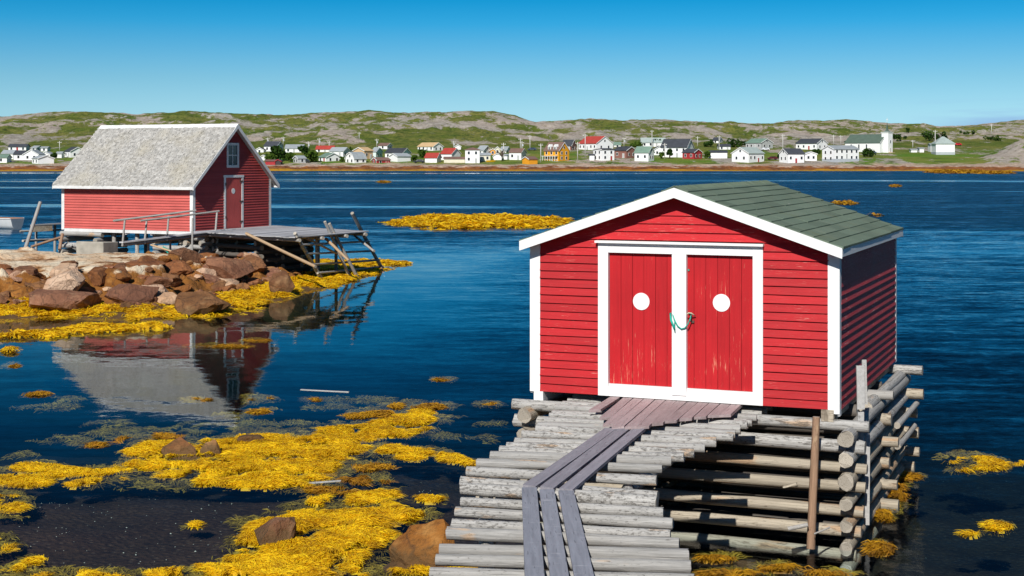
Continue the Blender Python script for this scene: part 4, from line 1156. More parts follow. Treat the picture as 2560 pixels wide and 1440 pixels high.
# ------------------------------------------------------------------ log ramp
RZ = 1.585
ramp_o = thing('log_ramp', 'grey log corduroy ramp leading over the water to the red double doors', 'ramp', W(1400, 1300, 1.0) * 1.0)
LE = [(1075, 1434), (1090, 1402), (1099, 1374), (1118, 1336), (1130, 1310), (1139, 1282), (1153, 1256), (1154, 1223), (1153, 1204), (1167, 1179), (1192, 1161), (1226, 1143), (1249, 1128), (1267, 1114), (1287, 1103),
      (1305, 1087), (1340, 1073), (1345, 1065), (1362, 1053), (1374, 1042), (1380, 1033), (1387, 1022), (1406, 1013), (1420, 1004), (1433, 994), (1450, 987)]
RE = [(1735, 1452), (1727, 1421), (1721, 1388), (1698, 1364), (1676, 1337), (1682, 1313), (1658, 1284), (1642, 1258), (1645, 1240), (1641, 1203), (1655, 1174), (1678, 1155), (1710, 1146), (1735, 1132), (1762, 1119),
      (1790, 1106), (1833, 1094), (1838, 1084), (1851, 1075), (1868, 1064), (1880, 1055), (1892, 1046), (1905, 1037), (1918, 1029), (1930, 1022), (1942, 1014)]
for (lx, ly), (rx, ry) in [((1062, 1472), (1748, 1490)), ((1050, 1512), (1756, 1532)), ((1040, 1560), (1770, 1578)), ((1030, 1610), (1785, 1630))] + list(zip(LE, RE)):
    p0, p1 = W(lx, ly, RZ), W(rx, ry, RZ)
    rr = random.uniform(.052, .063) * (1.15 if ly > 1190 and ly < 1230 else 1)
    dz = random.uniform(-.012, .012)
    log(p0 + Vector((0, 0, dz)), p1 + Vector((0, 0, dz)), rr, 'log', ramp_o)
# stringers and posts that carry the ramp
def SG(px, py, z=1.455): return W(px, py, z)
for pts in ([(1215, 1640), (1214, 1225), (1452, 1030)], [(1590, 1640), (1570, 1225), (1820, 1035)]):
    for a, b in zip(pts, pts[1:]):
        log(SG(*a), SG(*b), .075, 'log', ramp_o, 'stringer', flip=False)
for px, py in ((1220, 1470), (1220, 1235), (1570, 1470), (1400, 1080), (1225, 1340)):
    p = SG(px, py)
    zb = float(seabed_z(np.array([p.x]), np.array([p.y]))[0]) - .1
    log((p.x, p.y, zb), (p.x, p.y, 1.44), .065, 'crib', ramp_o, 'post', flip=False)
for py, z in ((1250, 1.0), (1250, .55), (1440, 1.0), (1440, .5)):
    log(W(1190, py, z), W(1620, py + 10, z), .07, 'crib', ramp_o, 'cross_log')

# plank walk on the ramp
PZ = RZ + .082
walk = thing('plank_walk', 'grey plank walk laid in three boards along the log ramp', 'boardwalk', W(1380, 1320, PZ))
low = [((1336, 1446), (1323, 1222)), ((1400, 1446), (1367, 1227)), ((1461, 1446), (1415, 1230))]
for (a, b), (c, d) in low:
    p1 = W(c, d, PZ); p0 = W(a, b, PZ); p00 = p0 + (p0 - p1).normalized() * 3.2
    plank(p00, p1, .152 if a != 1400 else .148, .035, M['plank_grey'], walk)
upb = [((1323, 1218), (1528, 1073)), ((1367, 1222), (1561, 1073)), ((1415, 1226), (1599, 1073))]
for (a, b), (c, d) in upb:
    plank(W(a, b, PZ + .004), W(c, d, PZ + .004), .150, .035, M['plank_mid'], walk, skew0=.35, skew1=-.4)
apron = thing('door_apron', 'apron of slanting mauve-brown planks before the red double doors', 'platform', W(1680, 1030, PZ))
LOWP = [(1487, 1027), (1514, 1046), (1522, 1064), (1545, 1069), (1577, 1070), (1607, 1069), (1642, 1061), (1676, 1055), (1714, 1049), (1750, 1045), (1784, 1041), (1812, 1040)]
for i, (a, b) in enumerate(LOWP):
    up_ = (1556 + i * 27.5, 984 + i * 1.35)
    p0, p1 = W(a, b, PZ + .036), W(up_[0], up_[1], PZ + .036)
    plank(p0, p1, .138, .036, M['plank_mauve'], apron, skew0=-.6, skew1=-.2)
# ------------------------------------------------------------------ left shed
LZ = 1.89
LA = R(-26.0)
LW_, LD = 7.26, 5.64
barn = thing('fishing_shed', 'faded red shed with steep grey shingle roof on the rocky point', 'shed', (-20.18, 66.48, LZ), LA)
def BP(u, v, z): return wmat(barn) @ Vector((u, v, z - LZ))
bfr, brt, blf, bbk = (side_map(s, LW_, LD) for s in ('front', 'right', 'left', 'back'))
BE, BR = 2.17, 4.58                              # wall top and ridge above the floor
BSL = (BR - BE) / (LD / 2)
def bz(v): return BR - BSL * abs(v - LD / 2)
gpoly = [(0.02, 0), (LD - .02, 0), (LD - .02, BE - .04), (LD / 2, BR - .10), (.02, BE - .04)]
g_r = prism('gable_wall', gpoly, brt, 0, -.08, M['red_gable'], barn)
g_l = prism('gable_wall', gpoly, blf, 0, -.08, M['red_faded'], barn)
w_f = prism('side_wall', [(0.02, 0), (LW_ - .02, 0), (LW_ - .02, BE), (.02, BE)], bfr, 0, -.08, M['red_faded'], barn)
w_b = prism('side_wall', [(0.02, 0), (LW_ - .02, 0), (LW_ - .02, BE), (.02, BE)], bbk, 0, -.08, M['red_faded'], barn)
box('floor', 0.05, LW_ - .05, .05, LD - .05, -.10, -.005, M['board'], barn)
stp = 0.118
DV0, DV1, DZ1 = 2.13, 3.55, 2.26                 # door casing on the gable
WV0, WV1, WZ0, WZ1 = 2.33, 3.22, 2.70, 3.80      # gable window casing
for i in range(40):
    z0 = .0 + i * stp; z1 = z0 + stp
    if z0 < BE - .02:
        clapboard(w_f, barn, bfr, .12, LW_ - .12, z0, min(z1, BE), M['red_faded'], tb=.048)
        clapboard(w_b, barn, bbk, .12, LW_ - .12, z0, min(z1, BE), M['red_faded'], tb=.048)
    if z0 > BR - .15: break
    def ed(z): return .12 if z < BE - .04 else (z - BE + .04) / BSL + .03
    e0, e1 = ed(z0), min(ed(z1), LD / 2 - .01)
    clapboard(g_l, barn, blf, e0, LD - e0, z0, z1, M['red_faded'], e1, LD - e1, tb=.048)
    gaps = []
    if z0 < DZ1 - .03: gaps = [DV0, DV1]
    elif WZ0 - .03 < z0 + stp / 2 < WZ1 + .03: gaps = [WV0, WV1]
    if gaps:
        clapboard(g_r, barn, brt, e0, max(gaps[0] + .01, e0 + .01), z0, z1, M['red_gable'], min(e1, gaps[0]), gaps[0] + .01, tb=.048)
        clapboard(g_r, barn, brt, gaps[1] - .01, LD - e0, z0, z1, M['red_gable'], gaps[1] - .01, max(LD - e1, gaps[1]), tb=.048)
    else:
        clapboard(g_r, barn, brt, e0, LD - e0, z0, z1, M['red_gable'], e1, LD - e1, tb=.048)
for u, v in ((0, 0), (LW_, 0), (LW_, LD), (0, LD)):
    s = -1 if u == 0 else 1; q = -1 if v == 0 else 1
    box('corner_board', min(u + s * .04, u - s * .125), max(u + s * .04, u - s * .125), min(v + q * .005, v + q * .04), max(v + q * .005, v + q * .04), -.08, BE - .02, M['white_worn'], barn)
    box('corner_board', min(u + s * .005, u + s * .04), max(u + s * .005, u + s * .04), min(v + q * .004, v - q * .125), max(v + q * .004, v - q * .125), -.08, BE - .02, M['white_worn'], barn)
box('sill_board', .13, LW_ - .13, -.035, -.002, -.16, -.012, M['white_worn'], barn)
# door
def gb(name, v0, v1, o0, o1, z0, z1, m, par=None):
    return box(name, LW_ + o0, LW_ + o1, v0, v1, z0, z1, m, par if par is not None else barn)
gb('door_casing', DV0, DV0 + .13, .0, .05, -.03, DZ1, M['white_worn'])
gb('door_casing', DV1 - .13, DV1, .0, .05, -.03, DZ1, M['white_worn'])
gb('door_casing', DV0 - .03, DV1 + .03, .0, .056, DZ1, DZ1 + .11, M['white_worn'])
bd = gb('door', DV0 + .131, DV1 - .131, -.02, .016, -.03, DZ1 - .002, M['red_faded_door'])
for i in range(6):
    wv = (DV1 - DV0 - .27) / 6
    o = gb('plank', DV0 + .135 + i * wv + .003, DV0 + .135 + (i + 1) * wv - .003, .017, .034, -.02, DZ1 - .01, M['red_faded_door'])
    o.parent = bd; o.matrix_basis = Matrix.Identity(4)
N = 24; cv, cz, rr = 2.81, 1.66, .125
V = [(LW_ + x, cv + rr * math.cos(2 * PI * k / N), cz + rr * math.sin(2 * PI * k / N)) for x in (.033, .042) for k in range(N)]
F = [tuple(range(N))[::-1], tuple(range(N, 2 * N))] + [(k, (k + 1) % N, (k + 1) % N + N, k + N) for k in range(N)]
link('white_disc', mesh_of('white_disc', V, F, [M['white_worn']]), bd)
for z in (.25, 1.15, 2.05):
    o = gb('hinge', DV1 - .30, DV1 - .05, .052, .062, z, z + .07, M['iron']); o.parent = bd; o.matrix_basis = Matrix.Identity(4)
for z in (.45, 1.9):
    gb('latch', DV0 + .08, DV0 + .16, .051, .062, z, z + .12, M['iron'])
# window with four panes
wi = gb('window', WV0 + .10, WV1 - .10, -.01, .012, WZ0 + .10, WZ1 - .10, M['glass'])
def wsub(name, v0, v1, z0, z1, o1, m=M['white_worn'], o0=.0):
    o = gb(name, v0, v1, o0, o1, z0, z1, m); o.parent = wi; o.matrix_basis = Matrix.Identity(4)
wsub('casing', WV0, WV0 + .11, WZ0, WZ1, .05); wsub('casing', WV1 - .11, WV1, WZ0, WZ1, .05)
wsub('casing', WV0 + .11, WV1 - .11, WZ0, WZ0 + .11, .052); wsub('casing', WV0 + .11, WV1 - .11, WZ1 - .11, WZ1, .052)
wsub('glazing_bar', (WV0 + WV1) / 2 - .02, (WV0 + WV1) / 2 + .02, WZ0 + .11, WZ1 - .11, .03)
wsub('glazing_bar', WV0 + .11, WV1 - .11, (WZ0 + WZ1) / 2 - .02, (WZ0 + WZ1) / 2 + .02, .032)
# roof
GO, EO = 0.27, 0.34
ve = -EO
for s in (1, -1):
    v_e = -EO if s > 0 else LD + EO
    ro = hexa('roof', [(-GO, v_e, bz(v_e) - .03), (LW_ + GO, v_e, bz(v_e) - .03), (LW_ + GO, LD / 2, BR - .03), (-GO, LD / 2, BR - .03),
                       (-GO, v_e, bz(v_e) + .02), (LW_ + GO, v_e, bz(v_e) + .02), (LW_ + GO, LD / 2, BR + .02), (-GO, LD / 2, BR + .02)] if s > 0 else
                      [(-GO, LD / 2, BR - .03), (LW_ + GO, LD / 2, BR - .03), (LW_ + GO, v_e, bz(v_e) - .03), (-GO, v_e, bz(v_e) - .03),
                       (-GO, LD / 2, BR + .02), (LW_ + GO, LD / 2, BR + .02), (LW_ + GO, v_e, bz(v_e) + .02), (-GO, v_e, bz(v_e) + .02)], M['board'], barn)
    for u in (LW_ + GO, -GO - .03):
        A = [(u, v_e, bz(v_e) - .14), (u, LD / 2, BR - .14), (u, LD / 2, BR + .035), (u, v_e, bz(v_e) + .035)]
        P = A + [(p[0] + .03, p[1], p[2]) for p in A]
        F = [(0, 1, 2, 3), (4, 7, 6, 5), (0, 4, 5, 1), (1, 5, 6, 2), (2, 6, 7, 3), (3, 7, 4, 0)]
        if s < 0: F = [f[::-1] for f in F]
        link('rake_board', mesh_of('rake_board', P, F, [M['white_worn']]), barn)
    box('eave_board', -GO, LW_ + GO, min(v_e, v_e - s * .025), max(v_e, v_e - s * .025), bz(v_e) - .11, bz(v_e) + .02, M['white_worn'], barn)
    # wood shingles: real little boards, too small to pick apart, one mesh per slope
    nc = 40
    slope_v = LD / 2 + EO
    V, F, T = [], [], []
    for c in range(nc):
        t0, t1 = c / nc, min(1.0, (c + 1.25) / nc)
        vb, vt = v_e + s * slope_v * t0 - (s * .02 if c == 0 else 0), v_e + s * slope_v * t1
        u = -GO - random.uniform(0, .1)
        while u < LW_ + GO - .02:
            w = random.uniform(.08, .17)
            u1 = min(u + w, LW_ + GO + .01)
            l = random.uniform(.032, .052); jv = random.uniform(-.012, .012)
            k = len(V)
            zb, zt = bz(vb), bz(vt)
            V += [(u + .002, vb + jv, zb + .022), (u1 - .002, vb + jv, zb + .022), (u + .002, vb + jv, zb + .022 + l), (u1 - .002, vb + jv, zb + .022 + l), (u + .002, vt, zt + .024), (u1 - .002, vt, zt + .024)]
            fs = [(k, k + 1, k + 3, k + 2), (k + 2, k + 3, k + 5, k + 4), (k, k + 2, k + 4, k + 4), (k + 1, k + 5, k + 5, k + 3)]
            F += [fs[0], fs[1]] if s > 0 else [fs[0][::-1], fs[1][::-1]]
            T += [min(1, max(0, random.gauss(.55, .25)))] * 6
            u = u1
    o = link('shingles', fast_mesh('shingles', V, F, [M['shingle_wood']], {'tone': T}), ro, world=wmat(barn))
    o['kind'] = 'stuff'
    rb = hexa('ridge_board', [(-GO - .03, LD / 2 - s * .16, BR - BSL * .16 + .045), (LW_ + GO + .03, LD / 2 - s * .16, BR - BSL * .16 + .045), (LW_ + GO + .03, LD / 2 + s * .012, BR + .03), (-GO - .03, LD / 2 + s * .012, BR + .03),
                         (-GO - .03, LD / 2 - s * .16, BR - BSL * .16 + .07), (LW_ + GO + .03, LD / 2 - s * .16, BR - BSL * .16 + .07), (LW_ + GO + .03, LD / 2 + s * .012, BR + .075), (-GO - .03, LD / 2 + s * .012, BR + .075)], M['white_worn'], barn)

# log piers under the left shed
pier = thing('log_pier', 'whitish log piers stacked beneath the left end of the grey-roofed shed', 'crib', BP(.6, .4, .8))
def lz(p): return float(ledge_z(np.array([p.x]), np.array([p.y]), False)[0])
for (u0, u1, v0, v1) in ((0.0, 2.1, .05, 1.6), (4.9, 6.7, .5, 2.2)):
    for k, z in enumerate((1.62, 1.36, 1.10, .84, .58, .32, .05, -.25)):
        if k % 2 == 0:
            for v in (v0, v1): log(BP(u0 - .12, v, z), BP(u1 + .15, v, z), .125, 'log', pier)
        else:
            for u in (u0 + .05, u1 - .05): log(BP(u, v0 - .25, z), BP(u, v1 + .25, z), .125, 'log', pier)
for u in (.1, 1.3, 2.2, 3.6, 5.0, 6.7):
    ubox('pier_block', wmat(pier).inverted() @ BP(u, .12, 1.72 if u > 3 else 1.745), (.16, .16, .12), M['white_worn'], pier)
for u in (2.7, 4.0):
    log(BP(u, .3, -.2), BP(u, .3, 1.72), .10, 'pole', pier, 'post')
for u, v in ((.3, 5.3), (3.4, 5.3), (6.9, 5.3), (6.9, 3), (.3, 3)):
    log(BP(u, v, -3.2), BP(u, v, 1.75), .11, 'crib', pier, 'post', flip=False)

# concrete block
cb = thing('concrete_block', 'weathered square concrete block on the pale rock beside the gangway', 'block', W(245, 632, 1.12))
p0 = W(190, 636, 1.08); p1 = W(258, 637, 1.08)
xd = (p1 - p0).normalized(); yd = Vector((-xd.y, xd.x, 0))
wv = (p1 - p0).length
yv = yd * .95 + xd * .18
pts = [p0, p1, p1 + yv, p0 + yv]
V = [Vector((p.x, p.y, .85)) for p in pts] + [Vector((p.x, p.y, 1.62 - .03 * i)) for i, p in enumerate(pts)]
me = mesh_of('block', V, BOXF, [M['concrete']])
o = link('block', me, cb, world=Matrix.Identity(4))
md = o.modifiers.new('bevel', 'BEVEL'); md.width = .03; md.segments = 2

# ------------------------------------------------------------------ stage platform beside the left shed
DZ = 1.90
def DW(px, py, z=DZ): return W(px, py, z)
dWp, dN, dE = DW(548, 578), DW(737, 593), DW(918, 577.5)
dR = BP(LW_ + .05, LD + .2, DZ)
dM = BP(LW_ + .05, -.1, DZ)
stage = thing('stage_platform', 'grey plank fishing stage on log cribs beside the faded red shed', 'stage', (dN.x - 1, dN.y + 3, 0))
# planks run from the near edge to the far edge
nn = 24
near = [dM.lerp(dWp, .3), dN]
A0, A1 = Vector((dM.x + .05, dM.y - .1, DZ)), dN
B0, B1 = Vector((dR.x, dR.y, DZ)), dE
for i in range(nn):
    t = (i + .5) / nn
    a, b = A0.lerp(A1, t), B0.lerp(B1, t)
    a = a + (a - b).normalized() * random.uniform(.0, .14)
    b = b + (b - a).normalized() * random.uniform(.0, .10)
    wpl = (A1 - A0).length / nn * .97 * abs((b - a).normalized().cross((A1 - A0).normalized()).z)
    w2 = (B1 - B0).length / nn * .97
    plank(a + Vector((0, 0, -.02 + random.uniform(-.008, .008))), b + Vector((0, 0, -.02)), max(.12, (wpl + w2) / 2 * .98), .04, M['deck'], stage)
for t in (.04, .35, .68, .96):
    a, b = A0.lerp(B0, t), A1.lerp(B1, t)
    dz = Vector((0, 0, -.13))
    log(a + dz, b + (b - a).normalized() * .12 + dz, .085, 'pole', stage, 'joist', flip=False)
# cribs
def stack(c, ux, uy, hx, hy, ztop, zbot, r, kind, par, n=None):
    z = ztop; k = 0
    while z > zbot:
        if k % 2 == 0:
            for s in (-1, 1): log(c + ux * (-hx - .2) + uy * (s * hy) + Vector((0, 0, z)), c + ux * (hx + .2) + uy * (s * hy) + Vector((0, 0, z)), r, kind, par)
        else:
            for s in (-1, 1): log(c + uy * (-hy - .2) + ux * (s * hx) + Vector((0, 0, z)), c + uy * (hy + .2) + ux * (s * hx) + Vector((0, 0, z)), r, kind, par)
        z -= r * 1.72; k += 1
e1 = (A1 - A0).normalized(); e1 = Vector((e1.x, e1.y, 0)).normalized(); e2 = Vector((-e1.y, e1.x, 0))
c1 = A0.lerp(A1, .28); c1 = Vector((c1.x, c1.y, 0)) + e2 * 2.2
stack(c1, e1, e2, 1.5, 1.3, 1.66, -.5, .105, 'darklog', stage)  # set back under the deck; its shade is also in the log colour
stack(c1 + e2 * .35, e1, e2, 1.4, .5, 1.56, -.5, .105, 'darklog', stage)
c2 = Vector((W(475, 640, .8).x, W(475, 640, .8).y, 0)) + e2 * .9
stack(c2, e1, e2, .75, .7, 1.56, .2, .11, 'log', stage)
# posts
for px, y0, y1, zb in ((543, 573, 650, .6),):
    p = DW(px, (577 if px < 600 else y0))
    log((p.x, p.y, zb), (p.x, p.y, 1.86), .075, 'pole', stage, 'post', flip=False)
p = dE + (dR - dE) * .1
for q in (dE + (dN - dE) * .22 + (dR - dE) * .16, dE + (dN - dE) * .52 + (dR - dE) * .14, dE + (dR - dE) * .5):
    log((q.x, q.y, -3.8), (q.x, q.y, 1.84), .075, 'pole', stage, 'post', flip=False)
# slanted poles with cross rails standing against the right edge of the deck
EDG = (dE - dN)
def on_edge(px):
    """point on the right edge of the deck seen at column px"""
    t = (px - 1280) / FPX
    k = (t * dN.y - dN.x) / (EDG.x - t * EDG.y)
    return dN + EDG * k
lad = thing('slanted_pole_rack', 'rack of slanted grey poles with cross rails against the stage end', 'rack', (dN.x + 1, dN.y + 2, 0))
out = Vector((EDG.y, -EDG.x, 0)).normalized()
def leanpole(x0, y0, x1, y1, xe, r=.085, kind='log', zb=None):
    pe = on_edge(xe) + out * .10
    bot = W(x1, y1, 0.0)
    # top at the depth of the deck edge, foot in the water further out
    top = DP(x0, y0, pe.y - .05)
    d = (bot - top).normalized()
    return log(bot + d * .5, top, r, kind, lad, 'pole', flip=False), top, bot
_, t1, b1 = leanpole(737, 583, 806, 702, 745)
_, t2, b2 = leanpole(812, 554, 875, 694, 835, .065)
_, t3, b3 = leanpole(823, 559, 893, 692, 850, .075)
_, t4, b4 = leanpole(880, 533, 955, 672, 915)
def onl(tb, y):
    t, b = tb
    # point on pole seen at row y
    lo, hi = 0.0, 1.0
    for _ in range(30):
        m = (lo + hi) / 2; p = t.lerp(b, m)
        if HROW + (CAMZ - p.z) / p.y * FPX < y: lo = m
        else: hi = m
    return t.lerp(b, lo)
for ya, yb in ((592, 583), (612, 603), (634.5, 627), (661, 650), (682, 667)):
    a, b = onl((t1, b1), ya), onl((t4, b4), yb)
    d = (b - a).normalized()
    log(a - d * .15 + out * .06, b + d * .12 + out * .06, .05, 'pole', lad, 'rail')
log(DP(815, 597, t2.y + .2), W(872, 652, .9) * 1.0, .06, 'tanpole', lad, 'brace')
log(DP(768, 596, t1.y + 1.2), DP(840, 633, t2.y + .6), .05, 'tanpole', lad, 'brace')
log(DP(885, 588, t4.y + 1.0), DP(935, 628, t4.y - .5), .055, 'pole', lad, 'brace')
log(onl((t4, b4), 665), W(962, 690, -.1), .05, 'brownpole', lad, 'brace')
tp = log(DP(616, 584, 59.6), DP(789, 667, 55.6), .065, 'tanpole', None, 'leaning_pole', flip=False)
tag(tp, 'long tan pole leaning down from the stage edge to the slanted rack', 'pole')

# ------------------------------------------------------------------ gangway with handrail
gang = thing('gangway', 'sloping plank gangway with pole handrail in front of the faded red shed', 'gangway', W(420, 600, 1.2))
ga, gb_ = W(548, 576, 1.93), DP(303, 606, 59.0)
off = Vector((.42, .93, 0)) * 1.05
ns = 5
for i in range(ns):
    o_ = off * (i / (ns - 1))
    plank(gb_ + o_, ga + o_, .25, .05, M['deck'], gang)
for o_ in (off * .08, off * .92):
    log(gb_ + o_ + Vector((0, 0, -.10)), ga + o_ + Vector((0, 0, -.11)), .07, 'pole', gang, 'stringer', flip=False)
def gpt(px, k=0.0):
    t = (px - 1280) / FPX
    d = ga - gb_; b = gb_ + off * k
    s = (t * b.y - b.x) / (d.x - t * d.y)
    return b + d * s
for px, ytop in ((312, 551), (367, 547), (422, 540), (543, 527)):
    p = gpt(px) - Vector((.42, .93, 0)) * .14
    top = DP(px, ytop, p.y)
    log(p + Vector((0, 0, -.16)), top, .045, 'pole', gang, 'rail_post', flip=False)
q = gpt(312).y - .2
log(DP(283, 552, q - .1), DP(490, 526, q + 1.6), .045, 'pole', gang, 'handrail')
log(DP(352, 552, q), DP(548, 528, q + 2.2), .045, 'pole', gang, 'handrail')
p = DP(480, 560, 60.2)
log(DP(480, 652, 60.0), DP(482, 545, 60.2), .045, 'pole', gang, 'post', flip=False)
for px in (365, 420):
    p = gpt(px)
    log((p.x, p.y + .4, lz(p) - .1), (p.x, p.y + .4, p.z - .1), .05, 'pole', gang, 'post', flip=False)
# teal net rope and pale pole by the crib
nr = thing('mooring_rope', 'tangle of teal rope hanging on the log crib below the gangway', 'rope', W(425, 632, 1.0))
for k in range(5):
    a, b = DP(408 + 4 * k, 616 + 2 * k, 58.6), DP(436 - 2 * k, 640 - k, 58.2)
    mid = a.lerp(b, .5) + Vector((0, 0, -.1 - .03 * k))
    tube('strand', [a, a.lerp(mid, .5) + Vector((0, 0, -.03)), mid, b], .022, M['rope'], nr)
pp = log(DP(377, 612, 58.6), DP(440, 632, 58.3), .04, 'tanpole', None, 'fallen_pole')
tag(pp, 'thin pale pole lying across the rock under the gangway', 'pole')
sb_ = plank(W(478, 651, .95), W(498, 651, .95), .22, .08, M['board'], None, 'footing_board')
tag(sb_, 'short grey board under the foot of the thin gangway post', 'board')

# ------------------------------------------------------------------ small jetty, poles and boat at the far left
jet = thing('small_jetty', 'small grey plank jetty sticking out left of the grey-roofed shed', 'jetty', (-23.5, 70.0, 0))
ja, jb = DP(80, 563, 69.0), DP(165, 558, 70.5)
for i in range(5):
    o_ = Vector((.39, .92, 0)) * (.3 * i)
    plank(ja + o_, jb + o_, .28, .05, M['deck'], jet)
d_ = (jb - ja).normalized()
plank(ja + Vector((0, -.17, -.16)), ja.lerp(jb, .62) + Vector((0, -.17, -.16)), .30, .05, M['crib'], jet, 'skirt_board', up=Vector((0, -1, 0)))
for t in (.0, .55, .95):
    p = ja.lerp(jb, t) + Vector((.1, .3, 0))
    log((p.x, p.y, -3.9), (p.x, p.y, p.z - .03), .07, 'pole', jet, 'post', flip=False)
log(DP(50, 578, 69.4), DP(160, 574, 71.0), .05, 'pole', jet, 'rail')
log(DP(57, 602, 67.4), DP(160, 598, 70.5), .06, 'pole', jet, 'rail')
lp = log(DP(63, 622, 65.5), DP(101, 505, 66.5), .085, 'pole', None, 'leaning_pole', flip=False)
tag(lp, 'tall grey pole leaning right beside the small jetty', 'pole')
lp = log(DP(78, 617, 65.0), DP(158, 591, 66.0), .06, 'brownpole', None, 'leaning_pole', flip=False)
tag(lp, 'brown pole propped low from the rock to the shed corner', 'pole')
lp = log(DP(149, 624, 64.8), DP(156, 585, 65.4), .07, 'brownpole', None, 'upright_pole', flip=False)
tag(lp, 'short brown upright pole under the left shed corner', 'pole')

M['boat_white'] = m_flat('boat_white_paint', (0.80, 0.80, 0.78), 0.35, 0.05, 3, 0.5)
M['boat_grey'] = m_flat('boat_grey_shade_paint', (0.42, 0.44, 0.45), 0.45, 0.1, 3, 0.4)
M['boat_wood'] = m_flat('boat_inner_wood', (0.33, 0.17, 0.10), 0.6, 0.15, 5)
def boat(name, label, loc, rz_, L, B, H, hullm, inm, group=None, transm=None, flip=False):
    t = thing(name, label, 'boat', loc, rz_, group)
    ns_, npr = 14, 7
    def hull(scale, z_off):
        V = []
        for i in range(ns_):
            s = i / (ns_ - 1)
            wd = B / 2 * (1 - max(0, (s - .42) / .58) ** 2.2) * (0.80 + .2 * min(1, s / .35)) * scale
            wd = max(wd, .012)
            sheer = H * (.82 + .38 * max(0, (s - .35)) ** 1.6 + .04 * (1 - s))
            keel = -.12 + .45 * H * max(0, (s - .62) / .38) ** 2
            for k in range(npr):
                a = -1 + 2 * k / (npr - 1)
                y = math.copysign(abs(a) ** .62, a) * wd
                z = keel + (sheer - keel) * abs(a) ** 2.0
                V.append((s * L + (abs(a) * .06 * L if s > .8 else 0), y, z + z_off))
        return V
    def faces(n0=0, rev=False):
        F = []
        for i in range(ns_ - 1):
            for k in range(npr - 1):
                f = (n0 + i * npr + k, n0 + (i + 1) * npr + k, n0 + (i + 1) * npr + k + 1, n0 + i * npr + k + 1)
                F.append(f[::-1] if rev else f)
        return F
    link('hull', mesh_of('hull', hull(1, 0), faces(rev=True), [hullm], smooth=True), t)
    link('inner_hull', mesh_of('inner_hull', hull(.90, .05), faces(), [inm], smooth=True), t)
    hv = hull(1, 0)[:npr]
    V = [(x - .03, y, z) for x, y, z in hv] + [(x + .03, y, z) for x, y, z in hv]
    F = [tuple(range(npr)), tuple(range(npr, 2 * npr))[::-1]] + [(k, k + npr, k + npr + 1, k + 1) for k in range(npr - 1)] + [(npr - 1, 2 * npr - 1, npr, 0)]
    link('transom', mesh_of('transom', V, F, [transm or hullm]), t)
    for side in (0, npr - 1):
        hv = hull(1, 0)
        tube('gunwale', [wmat(t) @ Vector(hv[i * npr + side]) for i in range(ns_)], .035, hullm, t, n=5)
    for s in (.25, .5, .72):
        wd = B * .40
        box('thwart', s * L - .1, s * L + .1, -wd, wd, H * .52, H * .52 + .035, inm, t)
    return t
bl = W(52, 572, 0.0)
boat('rowing_boat', 'white open boat with shade-grey stern moored at the left edge', (bl.x - .25, bl.y, 0.0), R(180 - 24), 4.6, 1.7, .85, M['boat_white'], M['boat_wood'], None, M['boat_grey'])  # transom's shade is put into its grey colour
dl = W(810, 978, 0.01)
dk = plank(W(752, 974, .005), W(872, 980, .005), .05, .02, M['board'], None, 'driftwood_board')
tag(dk, 'thin pale board adrift on the dark water in mid-cove', 'board')
dk = plank(W(765, 1208, .005), W(852, 1202, .005), .035, .02, M['board'], None, 'driftwood_stick')
tag(dk, 'thin pale stick afloat beside the nearest seaweed heap', 'stick')
# ------------------------------------------------------------------ village
def wallm(name, c, var=.05): return m_flat(name, c, 0.7, var, 0.6, 0.3)
VM = {'white': wallm('house_white', (0.84, 0.84, 0.83), .02), 'cream': wallm('house_cream', (0.70, 0.66, 0.52)), 'yellow': wallm('house_yellow', (0.72, 0.33, 0.015)),
      'grey': wallm('house_grey', (0.42, 0.43, 0.42)), 'brown': wallm('house_brown', (0.26, 0.12, 0.095)), 'red': wallm('house_red', (0.36, 0.03, 0.035)),
      'tan': wallm('house_tan', (0.62, 0.42, 0.24)), 'mint': wallm('house_mint', (0.66, 0.78, 0.74)), 'black': wallm('house_black', (0.05, 0.04, 0.04)), 'found': wallm('house_foundation', (0.42, 0.45, 0.48)),
      'r_dark': wallm('roof_charcoal', (0.055, 0.06, 0.07), .15), 'r_grey': wallm('roof_grey', (0.33, 0.36, 0.37), .12), 'r_red': wallm('roof_red', (0.42, 0.055, 0.04), .12), 'r_green': wallm('roof_green', (0.17, 0.26, 0.20), .12),
      'r_dkgreen': wallm('roof_dark_green', (0.09, 0.13, 0.10), .12), 'r_brown': wallm('roof_brown', (0.20, 0.12, 0.095), .12), 'r_tan': wallm('roof_tan', (0.62, 0.42, 0.22), .1), 'r_pale': wallm('roof_pale_green', (0.36, 0.42, 0.39), .1),
      'orange': wallm('house_orange', (0.74, 0.32, 0.02)), 'trim': wallm('house_trim', (0.80, 0.80, 0.78))}
GR = 'houses of the village across the bay'

